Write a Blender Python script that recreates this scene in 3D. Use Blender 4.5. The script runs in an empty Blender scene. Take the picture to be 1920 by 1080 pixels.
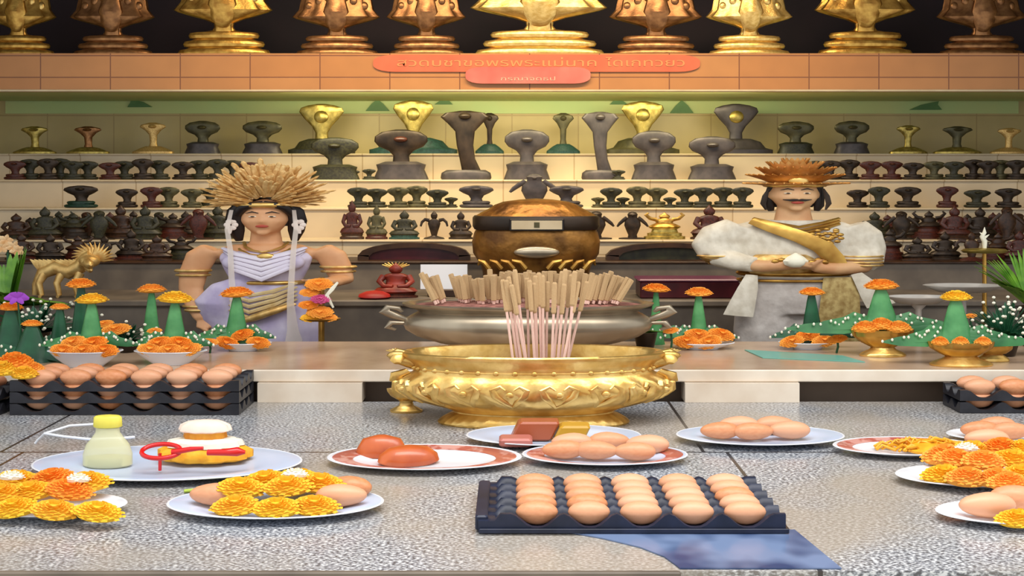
import bpy, math, random
from mathutils import Vector, Matrix
random.seed(7)
R = random.Random(11)
sc = bpy.context.scene
COL = sc.collection
PI = math.pi
# ------------------------------------------------------------------ frame
F = 2000.0            # focal length in pixels of a 1920 wide picture
HY = 335.0            # the eye level's pixel row
EYE = 1.6
CT = EYE - 0.70       # offering counter top
TT = EYE - 0.60       # altar table top
FL = EYE - 1.06       # shrine floor
def X(px, d): return (px - 960.0) * d / F
def Z(py, d): return EYE - (py - HY) * d / F
def D(py, z): return (EYE - z) * F / (py - HY)
W2 = 2.0              # the objects of this place are about twice as broad as usual

cam = bpy.data.cameras.new('camera'); co = bpy.data.objects.new('camera', cam); COL.objects.link(co)
co.location = (0, 0, EYE); co.rotation_euler = (PI/2, 0, 0)
cam.sensor_width = 36; cam.lens = F/1920*36; cam.shift_y = -205/1920; cam.clip_start = 0.05
sc.camera = co

# ------------------------------------------------------------------ materials
def lin(c):
    out = []
    for v in c:
        v /= 255.0
        out.append(v/12.92 if v <= 0.04045 else ((v+0.055)/1.055)**2.4)
    return (out[0], out[1], out[2], 1)
MATS = {}
def mat(name, c1, c2=None, rough=0.5, metal=0.0, scale=8, bump=0.0, bscale=40, rand=None, coat=0, sub=0, stretch=False, detail=3, trans=0, alpha=1, ior=1.45, contrast=None):
    if name in MATS: return MATS[name]
    m = bpy.data.materials.new(name); m.use_nodes = True
    nt = m.node_tree; N = nt.nodes; L = nt.links
    b = N['Principled BSDF']
    b.inputs['Roughness'].default_value = rough
    b.inputs['Metallic'].default_value = metal
    b.inputs['IOR'].default_value = ior
    if coat: b.inputs['Coat Weight'].default_value = coat; b.inputs['Coat Roughness'].default_value = 0.1
    if sub: b.inputs['Subsurface Weight'].default_value = sub; b.inputs['Subsurface Scale'].default_value = 0.01
    if trans: b.inputs['Transmission Weight'].default_value = trans
    if alpha < 1: b.inputs['Alpha'].default_value = alpha
    tc = N.new('ShaderNodeTexCoord')
    src = tc.outputs['Object']
    mix = N.new('ShaderNodeMix'); mix.data_type = 'RGBA'
    mix.inputs[6].default_value = lin(c1); mix.inputs[7].default_value = lin(c2 or c1)
    if c2:
        nz = N.new('ShaderNodeTexNoise'); nz.inputs['Scale'].default_value = scale; nz.inputs['Detail'].default_value = detail
        L.new(src, nz.inputs['Vector'])
        mr = N.new('ShaderNodeMapRange')
        lo, hi = contrast or (0.35, 0.65)
        mr.inputs[1].default_value = lo; mr.inputs[2].default_value = hi
        L.new(nz.outputs[0], mr.inputs[0]); L.new(mr.outputs[0], mix.inputs[0])
    else:
        mix.inputs[0].default_value = 0
    col = mix.outputs[2]
    if rand:
        oi = N.new('ShaderNodeObjectInfo'); mx = N.new('ShaderNodeMix'); mx.data_type = 'RGBA'
        L.new(oi.outputs['Random'], mx.inputs[0]); L.new(col, mx.inputs[6]); mx.inputs[7].default_value = lin(rand)
        col = mx.outputs[2]
    L.new(col, b.inputs['Base Color'])
    if bump:
        n2 = N.new('ShaderNodeTexNoise'); n2.inputs['Scale'].default_value = bscale; n2.inputs['Detail'].default_value = 2
        L.new(src, n2.inputs['Vector'])
        bp = N.new('ShaderNodeBump'); bp.inputs['Strength'].default_value = bump; bp.inputs['Distance'].default_value = 0.01
        L.new(n2.outputs[0], bp.inputs['Height']); L.new(bp.outputs[0], b.inputs['Normal'])
    MATS[name] = m
    return m

def tile_mat(name, c1, c2, joint, w, h, ox=0, oz=0, rough=0.3, mortar=0.004, axis='XZ', noise=6):
    m = bpy.data.materials.new(name); m.use_nodes = True
    nt = m.node_tree; N = nt.nodes; L = nt.links; b = N['Principled BSDF']
    b.inputs['Roughness'].default_value = rough
    g = N.new('ShaderNodeNewGeometry'); sp = N.new('ShaderNodeSeparateXYZ'); L.new(g.outputs['Position'], sp.inputs[0])
    cb = N.new('ShaderNodeCombineXYZ')
    ax = N.new('ShaderNodeMath'); ax.operation = 'ADD'; ax.inputs[1].default_value = ox; L.new(sp.outputs['X'], ax.inputs[0])
    az = N.new('ShaderNodeMath'); az.operation = 'ADD'; az.inputs[1].default_value = oz; L.new(sp.outputs['Z' if axis == 'XZ' else 'Y'], az.inputs[0])
    L.new(ax.outputs[0], cb.inputs[0]); L.new(az.outputs[0], cb.inputs[1])
    br = N.new('ShaderNodeTexBrick'); br.offset = 0; br.squash = 1
    br.inputs['Scale'].default_value = 1; br.inputs['Brick Width'].default_value = w; br.inputs['Row Height'].default_value = h
    br.inputs['Mortar Size'].default_value = mortar; br.inputs['Mortar Smooth'].default_value = 0.2; br.inputs['Bias'].default_value = 0
    br.inputs['Color1'].default_value = lin(c1); br.inputs['Color2'].default_value = lin(c2); br.inputs['Mortar'].default_value = lin(joint)
    L.new(cb.outputs[0], br.inputs['Vector'])
    nz = N.new('ShaderNodeTexNoise'); nz.inputs['Scale'].default_value = noise; L.new(g.outputs['Position'], nz.inputs['Vector'])
    mx = N.new('ShaderNodeMix'); mx.data_type = 'RGBA'; mx.blend_type = 'MULTIPLY'; mx.inputs[0].default_value = 0.25
    L.new(br.outputs['Color'], mx.inputs[6]); L.new(nz.outputs[0], mx.inputs[7])
    L.new(mx.outputs[2], b.inputs['Base Color'])
    bp = N.new('ShaderNodeBump'); bp.inputs['Strength'].default_value = 0.3; bp.inputs['Distance'].default_value = 0.003; bp.invert = True
    L.new(br.outputs['Fac'], bp.inputs['Height']); L.new(bp.outputs[0], b.inputs['Normal'])
    return m

# ------------------------------------------------------------------ mesh building
class MB:
    def __init__(s): s.v = []; s.f = []; s.m = []; s.cur = 0
    def _add(s, vs, fs):
        b = len(s.v); s.v += [tuple(p) for p in vs]
        for f in fs: s.f.append(tuple(i+b for i in f)); s.m.append(s.cur)
        return s
    def loft(s, rings, cap0=True, cap1=True):
        n = len(rings[0]); vs = [p for r in rings for p in r]; fs = []
        for k in range(len(rings)-1):
            for i in range(n):
                j = (i+1) % n
                fs.append((k*n+i, k*n+j, (k+1)*n+j, (k+1)*n+i))
        if cap0: fs.append(tuple(range(n-1, -1, -1)))
        if cap1: fs.append(tuple((len(rings)-1)*n+i for i in range(n)))
        return s._add(vs, fs)
    def lathe(s, prof, n=32, c=(0, 0, 0), mod=None, cap0=True, cap1=True, ey=1.0):
        rings = []
        for k, (r, z) in enumerate(prof):
            ring = []
            for i in range(n):
                t = 2*PI*i/n
                q = r*(mod(t, z, k) if mod else 1)
                ring.append((c[0]+q*math.cos(t), c[1]+q*math.sin(t)*ey, c[2]+z))
            rings.append(ring)
        return s.loft(rings, cap0, cap1)
    def sections(s, secs, n=16, c=(0, 0, 0), mod=None):
        rings = []
        for k, (z, cy, a, b) in enumerate(secs):
            ring = []
            for i in range(n):
                t = 2*PI*i/n; q = mod(t, z) if mod else 1
                ring.append((c[0]+a*q*math.cos(t), c[1]+cy+b*q*math.sin(t), c[2]+z))
            rings.append(ring)
        return s.loft(rings)
    def tube(s, path, rad, n=8, flat=1.0):
        P = [Vector(p) for p in path]
        if not isinstance(rad, (list, tuple)): rad = [rad]*len(P)
        up = Vector((0, 0, 1)); rings = []; prev = None
        for k, p in enumerate(P):
            t = (P[min(k+1, len(P)-1)] - P[max(k-1, 0)])
            t = t.normalized() if t.length > 1e-9 else Vector((0, 0, 1))
            if prev is None:
                a = up if abs(t.dot(up)) < 0.9 else Vector((0, 1, 0))
                u = (a - t*a.dot(t)).normalized()
            else:
                u = (prev - t*prev.dot(t)); u = u.normalized() if u.length > 1e-9 else prev
            prev = u; w = t.cross(u)
            rings.append([p + (u*math.cos(2*PI*i/n)*flat + w*math.sin(2*PI*i/n))*rad[k] for i in range(n)])
        return s.loft(rings)
    def torus(s, c, R1, R2, r, n=24, m=8, a0=0, a1=2*PI, tilt=0):
        full = abs(a1-a0-2*PI) < 1e-6; rings = []
        cnt = n if full else n+1
        for k in range(cnt):
            a = a0+(a1-a0)*k/n; ring = []
            for i in range(m):
                b = 2*PI*i/m
                ring.append((c[0]+(R1+r*math.cos(b))*math.cos(a), c[1]+(R2+r*math.cos(b))*math.sin(a), c[2]+r*math.sin(b)+tilt*math.sin(a)))
            rings.append(ring)
        if full: return s.loft(rings+[rings[0]], False, False)
        return s.loft(rings)
    def ball(s, c, r, n=12, m=8):
        if not isinstance(r, (list, tuple)): r = (r, r, r)
        rings = []
        for k in range(m+1):
            p = -PI/2 + PI*(k+0.02 if k == 0 else (k-0.02 if k == m else k))/m
            rings.append([(c[0]+r[0]*math.cos(p)*math.cos(2*PI*i/n), c[1]+r[1]*math.cos(p)*math.sin(2*PI*i/n), c[2]+r[2]*math.sin(p)) for i in range(n)])
        return s.loft(rings)
    def box(s, x0, x1, y0, y1, z0, z1, bev=0.0):
        if bev <= 0:
            vs = [(x, y, z) for x in (x0, x1) for y in (y0, y1) for z in (z0, z1)]
            return s._add(vs, [(0, 1, 3, 2), (4, 6, 7, 5), (0, 4, 5, 1), (2, 3, 7, 6), (0, 2, 6, 4), (1, 5, 7, 3)])
        def rr(b): return [(x0+b+e, y0+e, 0) for e in (0,)]
        def ring(z, i):
            b = bev
            return [(x0+i+b, y0+i, z), (x1-i-b, y0+i, z), (x1-i, y0+i+b, z), (x1-i, y1-i-b, z), (x1-i-b, y1-i, z), (x0+i+b, y1-i, z), (x0+i, y1-i-b, z), (x0+i, y0+i+b, z)]
        return s.loft([ring(z0, bev), ring(z0+bev, 0), ring(z1-bev, 0), ring(z1, bev)])
    def prism(s, pts, y0, y1):   # outline in x,z with a thickness in y
        n = len(pts)
        return s.loft([[(p[0], y1, p[1]) for p in pts], [(p[0], y0, p[1]) for p in pts]])
    def slab(s, pts, z0, z1):    # outline in x,y with a thickness in z
        return s.loft([[(p[0], p[1], z0) for p in pts], [(p[0], p[1], z1) for p in pts]])
    def strip(s, pts, wid, thick=0.002, side=Vector((1, 0, 0))):  # a leaf blade: closed thin loft along pts
        rings = []
        P = [Vector(p) for p in pts]
        for k, p in enumerate(P):
            t = (P[min(k+1, len(P)-1)]-P[max(k-1, 0)]).normalized()
            sd = (side - t*side.dot(t)).normalized(); nn = t.cross(sd); w = wid[k]
            rings.append([p+sd*w+nn*thick*0.2, p+nn*(thick+w*0.15), p-sd*w+nn*thick*0.2, p-nn*(thick*0.6-w*0.12)])
        return s.loft(rings)
    def tf(s, M):
        s.v = [tuple(M @ Vector(p)) for p in s.v]; return s
    def sx(s, k=W2):
        s.v = [(p[0]*k, p[1], p[2]) for p in s.v]; return s
    def mesh(s, name, mats, smooth=True):
        me = bpy.data.meshes.new(name); me.from_pydata(s.v, [], s.f)
        if not isinstance(mats, (list, tuple)): mats = [mats]
        for m in mats: me.materials.append(m)
        for p, mi in zip(me.polygons, s.m): p.use_smooth = smooth; p.material_index = mi
        me.validate(); me.update()
        if smooth:
            try: me.set_sharp_from_angle(angle=math.radians(50))
            except Exception: pass
        return me
def rotz(a): return Matrix.Rotation(a, 4, 'Z')
def mv(x, y, z): return Matrix.Translation((x, y, z))

def fuse(mb, vox, smooth=4):
    """the parts of a body melted into one continuous surface"""
    me = mb.mesh('tmp', []); o = bpy.data.objects.new('tmp', me); COL.objects.link(o)
    r = o.modifiers.new('r', 'REMESH'); r.mode = 'VOXEL'; r.voxel_size = vox
    s = o.modifiers.new('s', 'SMOOTH'); s.iterations = smooth; s.factor = 0.5
    dg = bpy.context.evaluated_depsgraph_get(); dg.update()
    out = bpy.data.meshes.new_from_object(o.evaluated_get(dg))
    b = MB(); b.v = [tuple(v.co) for v in out.vertices]; b.f = [tuple(p.vertices) for p in out.polygons]; b.m = [0]*len(b.f)
    bpy.data.objects.remove(o); bpy.data.meshes.remove(out)
    return b

# ------------------------------------------------------------------ objects
def props(o, label, cat, group=None):
    o['label'] = label; o['category'] = cat
    if group: o['group'] = group
    return o
def thing(name, label, cat, loc, group=None, scale=(1, 1, 1), rz=0):
    o = bpy.data.objects.new(name, None); COL.objects.link(o); o.location = loc; o.scale = scale; o.rotation_euler = (0, 0, rz)
    o.empty_display_size = 0.05
    return props(o, label, cat, group)
def single(name, mesh, label, cat, loc, group=None, scale=(1, 1, 1), rz=0, m=None):
    o = bpy.data.objects.new(name, mesh); COL.objects.link(o); o.location = loc; o.scale = scale; o.rotation_euler = (0, 0, rz)
    if m: paint(o, m)
    return props(o, label, cat, group)
def part(name, mesh, parent, loc=(0, 0, 0), label=None, m=None):
    o = bpy.data.objects.new(name, mesh); COL.objects.link(o); o.parent = parent; o.location = loc
    if label: o['label'] = label
    if m: paint(o, m)
    return o
def struct(name, mesh, loc=(0, 0, 0)):
    o = bpy.data.objects.new(name, mesh); COL.objects.link(o); o.location = loc; o['kind'] = 'structure'
    return o
def paint(o, m):
    o.material_slots[0].link = 'OBJECT'; o.material_slots[0].material = m
ORD = 'first second third fourth fifth sixth seventh eighth ninth tenth eleventh twelfth thirteenth fourteenth fifteenth sixteenth seventeenth eighteenth nineteenth twentieth'.split()
def nth(i): return ORD[i] if i < len(ORD) else 'last'

# ------------------------------------------------------------------ palette
M_gold = mat('gold leaf', (212, 168, 84), (164, 118, 52), rough=0.32, metal=0.8, scale=10, bump=0.08, bscale=40)
M_goldb = mat('bright gold', (238, 200, 122), (212, 168, 88), rough=0.3, metal=0.78, scale=22, bump=0.08, bscale=60)
M_golds = mat('satin gold', (230, 196, 126), (192, 150, 84), rough=0.42, metal=0.6, scale=30)
M_copper = mat('copper gold', (164, 116, 72), (122, 82, 50), rough=0.33, metal=0.75, scale=10, bump=0.06)
M_brass = mat('old brass', (196, 172, 92), (140, 122, 60), rough=0.32, metal=0.75, scale=8, bump=0.06)
M_bronze = mat('dark bronze', (66, 52, 40), (42, 33, 26), rough=0.38, metal=0.4, scale=5)
M_bronzeg = mat('green bronze', (98, 92, 62), (70, 66, 46), rough=0.4, metal=0.4, scale=5)
M_slate = mat('slate bronze', (84, 76, 74), (66, 60, 60), rough=0.4, metal=0.3, scale=5)
M_redbr = mat('red brown lacquer', (84, 36, 24), (52, 24, 18), rough=0.4, scale=20)
M_olive = mat('dark olive', (58, 56, 34), (34, 32, 22), rough=0.45, scale=20)
M_teal = mat('teal glaze', (48, 82, 74), (34, 58, 54), rough=0.35, scale=20)
M_green = mat('dark green glaze', (26, 60, 44), (18, 40, 30), rough=0.35, scale=20)
M_silver = mat('tarnished silver', (186, 172, 148), (146, 132, 112), rough=0.3, metal=0.7, scale=5)
M_pewter = mat('pale pewter', (206, 202, 196), (176, 172, 166), rough=.35, metal=.15, scale=5)
M_white = mat('white glazed china', (232, 234, 240), rough=0.25, coat=0.3)
M_wcloth = mat('white cloth', (226, 218, 200), (200, 190, 170), rough=0.8, scale=20, bump=0.3, bscale=30)
M_lav = mat('lavender cloth', (214, 206, 226), (184, 172, 206), rough=0.7, scale=10, bump=0.3, bscale=20)
M_skin = mat('painted skin', (222, 168, 122), (208, 150, 104), rough=0.5, scale=10)
M_skinw = mat('painted pale skin', (220, 176, 128), (205, 150, 104), rough=0.5, scale=10)
M_black = mat('black hair', (28, 20, 18), rough=0.4)
M_lip = mat('red lip', (176, 70, 54), rough=0.4)
M_orange = mat('orange marigold petals', (250, 160, 44), (242, 132, 24), rough=0.7, scale=6, rand=(250, 172, 66))
M_yellow = mat('yellow marigold petals', (252, 206, 48), (240, 178, 28), rough=0.7, scale=6, rand=(246, 184, 44))
M_leaf = mat('banana leaf', (92, 160, 98), (48, 118, 64), rough=0.4, scale=12, bump=0.15)
M_leafm = mat('mid green leaf', (66, 132, 74), (38, 98, 52), rough=0.42, scale=12)
M_leafd = mat('dark leaf', (34, 92, 58), (18, 60, 38), rough=0.4, scale=12)
M_leafy = mat('bright leaf', (110, 158, 44), (58, 110, 24), rough=0.45, scale=16)
M_bud = mat('jasmine white', (240, 236, 214), rough=0.6)
M_egg = mat('brown eggshell', (208, 130, 80), (218, 146, 98), rough=0.42, scale=8, rand=(228, 172, 136), sub=0.04)
M_tray = mat('black plastic', (44, 44, 50), (30, 30, 36), rough=0.35, scale=20)
M_trayb = mat('dark blue plastic', (36, 42, 64), (24, 30, 48), rough=0.45, scale=20)
M_ash = mat('ash sand', (120, 100, 84), (70, 56, 48), rough=0.95, scale=60, bump=0.5)
M_ashp = mat('pinkish ash', (190, 130, 116), (130, 84, 76), rough=0.95, scale=40, bump=0.5)
M_stick = mat('pale pink stick', (240, 206, 190), (224, 176, 156), rough=0.7, scale=30)
M_inc = mat('tan incense', (206, 174, 128), (180, 144, 100), rough=0.85, scale=40)
M_red = mat('red plastic', (214, 24, 22), rough=0.3, coat=0.3)
M_maroon = mat('maroon lacquer', (84, 28, 34), (60, 20, 26), rough=0.3, scale=10)
M_wood = mat('dark wood', (70, 44, 26), (44, 27, 16), rough=0.4, scale=12)
M_cream = mat('cream board', (222, 204, 170), (206, 186, 150), rough=0.5, scale=6)
M_purple = mat('purple petals', (160, 70, 190), rough=0.6)
M_pink = mat('pink petals', (222, 92, 150), (200, 70, 120), rough=0.6, scale=30)

# ------------------------------------------------------------------ setting
BW = 6.75   # depth of the back wall
M_wall = tile_mat('cream wall tile', (204, 184, 124), (198, 176, 116), (178, 154, 98), 0.42, 0.4, rough=0.4)
M_step = tile_mat('cream step tile', (220, 200, 166), (214, 192, 156), (186, 160, 122), 0.42, 0.6, ox=0.05, rough=0.35)
M_fas = tile_mat('orange fascia tile', (206, 142, 80), (200, 134, 72), (140, 84, 46), 131*5.9/F, 0.12, ox=-X(993, 5.9)+10*131*5.9/F, oz=-(Z(145, 5.9))+0.36, rough=0.35, mortar=0.0035)
M_dark = mat('dark plum wall', (46, 30, 36), (34, 24, 30), rough=0.7, scale=2)
M_plat = mat('grey stone platform', (120, 108, 94), (96, 86, 76), rough=0.5, scale=6)
M_floor = mat('shrine floor', (110, 96, 84), (90, 80, 70), rough=0.5, scale=4)

struct('floor', MB().box(-4.3, 4.3, 3.35, BW, FL-0.1, FL).mesh('floor', M_floor, False))
struct('wall_back', MB().box(-4.4, 4.4, BW, BW+0.1, FL-0.1, EYE+0.6).mesh('wall_back', M_wall, False))
struct('wall_upper', MB().box(-4.4, 4.4, BW-0.02, BW+0.1, EYE+0.6, EYE+1.75).mesh('wall_upper', M_dark, False))
struct('wall_left', MB().box(-4.4, -4.3, 3.6, BW, FL-0.1, EYE+1.75).mesh('wall_left', M_wall, False))
struct('wall_right', MB().box(4.3, 4.4, 3.6, BW, FL-0.1, EYE+1.75).mesh('wall_right', M_wall, False))
struct('ceiling', MB().box(-4.4, 4.4, 3.4, BW+0.1, EYE+1.75, EYE+1.85).mesh('ceiling', M_dark, False))
# pale green band along the top of the niche
M_gband = mat('pale green finish', (186, 206, 142), (196, 204, 140), rough=0.6, scale=3)
struct('trim_1', MB().box(-3.2, 3.2, BW-0.012, BW, Z(213, BW), EYE+0.49).mesh('trim_1', M_gband, False))

# tiered stand: five steps; front edge depth and the pixel row of its edge
STEPS = {'E': (5.3, 490), 'A': (5.6, 450), 'B': (5.85, 390), 'C': (6.1, 337), 'Dd': (6.35, 288)}
ts = thing('tiered_stand', 'wide stepped stand of cream tiled tiers filling the back of the shrine', 'display stand', (0, 5.3, FL))
order = ['E', 'A', 'B', 'C', 'Dd']
ZS = {k: Z(STEPS[k][1], STEPS[k][0]) for k in order}
for i, k in enumerate(order):
    d0 = STEPS[k][0]; z0 = FL if i == 0 else ZS[order[i-1]]-0.001
    st = part('step', MB().box(-4.28, 4.28, d0-5.3, BW-0.013-5.3, z0-FL, ZS[k]-FL-0.012).mesh('step', M_step if i else M_plat, False), ts)
    part('nosing', MB().box(-4.28, 4.28, d0-0.012-5.3, BW-0.013-5.3, ZS[k]-FL-0.012, ZS[k]-FL, 0.004).mesh('nosing', M_step if i else M_wood, False), st)
# low grey platform
PZ = Z(562, 4.85)
pl = thing('low_platform', 'low grey stone platform running in front of the tiered stand', 'platform', (0, 4.85, FL))
part('base', MB().box(-4.28, 4.28, 0, 0.445, 0, PZ-FL-0.03).mesh('base', M_plat, False), pl)
part('top', MB().box(-4.28, 4.28, -0.02, 0.445, PZ-FL-0.03, PZ-FL, 0.006).mesh('top', M_plat, False), pl)

# overhead shelf with tiled fascia
FD = 5.9
UZ0, UZ1 = Z(172, FD), Z(100, FD)
us = thing('overhead_shelf', 'overhead shelf faced with a band of orange tiles, carrying the gold cobras', 'shelf', (0, FD, UZ0))
part('board', MB().box(-4.28, 4.28, 0.03, BW-FD-0.022, 0.01, UZ1-UZ0).mesh('board', M_gband, False), us)
part('fascia', MB().box(-4.29, 4.29, 0, 0.029, 0, UZ1-UZ0).mesh('fascia', M_fas, False), us)
part('edge_strip', MB().box(-4.29, 4.29, -0.008, 0, 0, 0.012, 0.003).mesh('edge_strip', M_cream, False), us)

# reflected signs, put in as solid panels on the fascia
def text_mesh(txt, size, m, th=0.002):
    cu = bpy.data.curves.new('lettering', 'FONT'); cu.body = txt; cu.size = size; cu.extrude = th; cu.align_x = 'CENTER'; cu.align_y = 'CENTER'
    o = bpy.data.objects.new('t', cu); COL.objects.link(o)
    dg = bpy.context.evaluated_depsgraph_get(); dg.update()
    me = bpy.data.meshes.new_from_object(o.evaluated_get(dg)); bpy.data.objects.remove(o)
    me.materials.clear(); me.materials.append(m)
    return me
M_sred = mat('reflected red sign', (214, 112, 74), (206, 100, 66), rough=0.5, scale=5)
M_spink = mat('reflected pinkish red sign', (214, 96, 82), (220, 128, 110), rough=0.35, scale=4)
M_slet = mat('reflected yellow lettering', (228, 146, 88), rough=0.5)
M_slet2 = mat('reflected pale lettering', (240, 180, 150), rough=0.5)
def fit(o, w, h):
    d = o.data; xs = [v.co.x for v in d.vertices]; ys = [v.co.y for v in d.vertices]
    cx, cy = (min(xs)+max(xs))/2, (min(ys)+max(ys))/2
    for v in d.vertices: v.co.x = (v.co.x-cx)*w/(max(xs)-min(xs)); v.co.y = (v.co.y-cy)*h/(max(ys)-min(ys))
    o.rotation_euler = (PI/2, 0, 0)
def plaque(px0, px1, py0, py1, d, cut, thick, name, m, label, rim=None):
    cx, cz = X((px0+px1)/2, d), Z((py0+py1)/2, d); w = (px1-px0)*d/F/2; h = (py1-py0)*d/F/2
    t = thing(name, label, 'sign', (cx, d, cz))
    pts = []
    for sx_, sz_ in ((1, 1), (-1, 1), (-1, -1), (1, -1)):
        arc = [(sx_*(w-cut+cut*math.sin(a)), sz_*(h*0.25+h*0.75*math.cos(a))) for a in [PI/2*k/5 for k in range(6)]]
        if sx_*sz_ > 0: arc = arc[::-1]
        pts += arc
    part('panel', MB().prism(pts, -thick, 0).mesh('panel', m, False), t)
    return t, w, h
s1, w1, h1 = plaque(700, 1312, 103, 135, FD-0.001, 0.12, 0.01, 'reflected_sign', M_sred, 'long reflected red sign with a line of blurred yellow lettering on the tiled band')
for tx, x0, x1 in (('สวดบชาขอพรพระแม่นาค', 745, 1118), ('ไดเกทวยว', 1135, 1283)):
    o = part('lettering', text_mesh(tx, 0.1, M_slet), s1, (X((x0+x1)/2, FD)-s1.location.x, -0.0105, 0.008)); fit(o, (x1-x0)*FD/F, 0.05)
s2, w2, h2 = plaque(873, 1107, 126, 157, FD-0.0125, 0.09, 0.012, 'small_reflected_sign', M_spink, 'small reflected pinkish red sign with pointed ends below the long reflected sign')
o = part('lettering', text_mesh('กรณาจดธป', 0.05, M_slet2), s2, (0.0, -0.0125, -0.018)); fit(o, 0.3, 0.022)
# green leaf ornaments along the niche's top
M_lo = mat('green ornament', (92, 132, 74), (76, 116, 62), rough=0.5, scale=6)
for i, (px, py, w, h, sk, lab) in enumerate([(263, 193, 46, 16, -0.8, 'green leaf ornament on the niche wall above the lavender-dressed statue'), (708, 197, 44, 22, 0, 'green peaked ornament on the niche wall beside the gold cobra above the teal base'),
        (832, 190, 34, 12, 0.3, 'small green ornament on the niche wall above the tall dark cobra'), (1160, 190, 34, 12, -0.3, 'small green ornament on the niche wall above the tall slate cobra'),
        (1278, 200, 44, 24, 0, 'green peaked ornament on the niche wall beside the pale gold cobra'), (1735, 198, 60, 16, 0.8, 'green leaf ornament on the niche wall above the moustached statue')]):
    d = BW-0.013; a = w*d/F/2; b = h*d/F
    pts = [(-a, -b/2), (a, -b/2), (a*0.5+sk*a*0.3, b*0.1), (sk*a, b/2), (-a*0.5+sk*a*0.3, b*0.1)]
    single('wall_mounted_leaf', MB().prism(pts, -0.012, 0).mesh('wall_mounted_leaf', M_lo, False), lab, 'ornament', (X(px, d), d, Z(py, d)))

# counter of speckled granite
def granite():
    m = bpy.data.materials.new('speckled granite'); m.use_nodes = True
    nt = m.node_tree; N = nt.nodes; L = nt.links; b = N['Principled BSDF']
    g = N.new('ShaderNodeNewGeometry')
    mp = N.new('ShaderNodeMapping'); mp.inputs['Scale'].default_value = (0.62, 1, 1); L.new(g.outputs['Position'], mp.inputs[0])
    n1 = N.new('ShaderNodeTexNoise'); n1.inputs['Scale'].default_value = 200; n1.inputs['Detail'].default_value = 1; L.new(mp.outputs[0], n1.inputs['Vector'])
    r1 = N.new('ShaderNodeValToRGB'); e = r1.color_ramp.elements
    e[0].position = 0.36; e[0].color = lin((62, 68, 80)); e[1].position = 0.64; e[1].color = lin((226, 228, 230))
    x = e.new(0.5); x.color = lin((140, 146, 156))
    L.new(n1.outputs[0], r1.inputs[0])
    n2 = N.new('ShaderNodeTexNoise'); n2.inputs['Scale'].default_value = 2.2; n2.inputs['Detail'].default_value = 2; L.new(g.outputs['Position'], n2.inputs['Vector'])
    mr = N.new('ShaderNodeMapRange'); mr.inputs[1].default_value = 0.42; mr.inputs[2].default_value = 0.6; mr.inputs[3].default_value = 0.15; mr.inputs[4].default_value = 0.75; L.new(n2.outputs[0], mr.inputs[0])
    mx = N.new('ShaderNodeMix'); mx.data_type = 'RGBA'; L.new(mr.outputs[0], mx.inputs[0]); L.new(r1.outputs[0], mx.inputs[6]); mx.inputs[7].default_value = lin((166, 154, 138))
    sp = N.new('ShaderNodeSeparateXYZ'); L.new(g.outputs['Position'], sp.inputs[0])
    cb = N.new('ShaderNodeCombineXYZ')
    ax = N.new('ShaderNodeMath'); ax.operation = 'ADD'; ax.inputs[1].default_value = 12*1.8-0.55+.9-.9; L.new(sp.outputs[0], ax.inputs[0]); L.new(ax.outputs[0], cb.inputs[0])
    ay = N.new('ShaderNodeMath'); ay.operation = 'ADD'; ay.inputs[1].default_value = 0.9*6-2.73; L.new(sp.outputs[1], ay.inputs[0]); L.new(ay.outputs[0], cb.inputs[1])
    br = N.new('ShaderNodeTexBrick'); br.offset = 0.033; br.inputs['Scale'].default_value = 1; br.inputs['Brick Width'].default_value = 1.8; br.inputs['Row Height'].default_value = 0.9
    br.inputs['Mortar Size'].default_value = 0.0045; br.inputs['Mortar Smooth'].default_value = 0; L.new(cb.outputs[0], br.inputs['Vector'])
    m2 = N.new('ShaderNodeMix'); m2.data_type = 'RGBA'; L.new(br.outputs['Fac'], m2.inputs[0]); L.new(mx.outputs[2], m2.inputs[6]); m2.inputs[7].default_value = lin((58, 52, 50))
    L.new(m2.outputs[2], b.inputs['Base Color']); b.inputs['Roughness'].default_value = 0.22
    return m
M_gran = granite()
M_pale = mat('pale stone sill', (208, 204, 190), (190, 186, 172), rough=0.5, scale=8)
fe = 0.70*F/(1071-HY)
ct = thing('granite_counter', 'speckled grey granite counter with dark tile joints, carrying the plates and egg trays', 'counter', (0, fe, CT))
part('top', MB().box(-2.9, 2.9, 0, 3.349-fe, -0.04, 0).mesh('top', M_gran, False), ct)
part('base', MB().box(-2.88, 2.88, 0.05, 3.349-fe, -0.36, -0.04).mesh('base', M_plat, False), ct)
part('edge_strip', MB().box(-2.9, X(1275, fe), -0.012, 0, -0.012, 0.002, 0.002).mesh('edge_strip', M_plat, False), ct)
struct('trim_2', MB().box(-2.9, 2.9, fe-0.35, fe-0.014, CT-0.3, CT-0.018).mesh('trim_2', M_pale, False))

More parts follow.
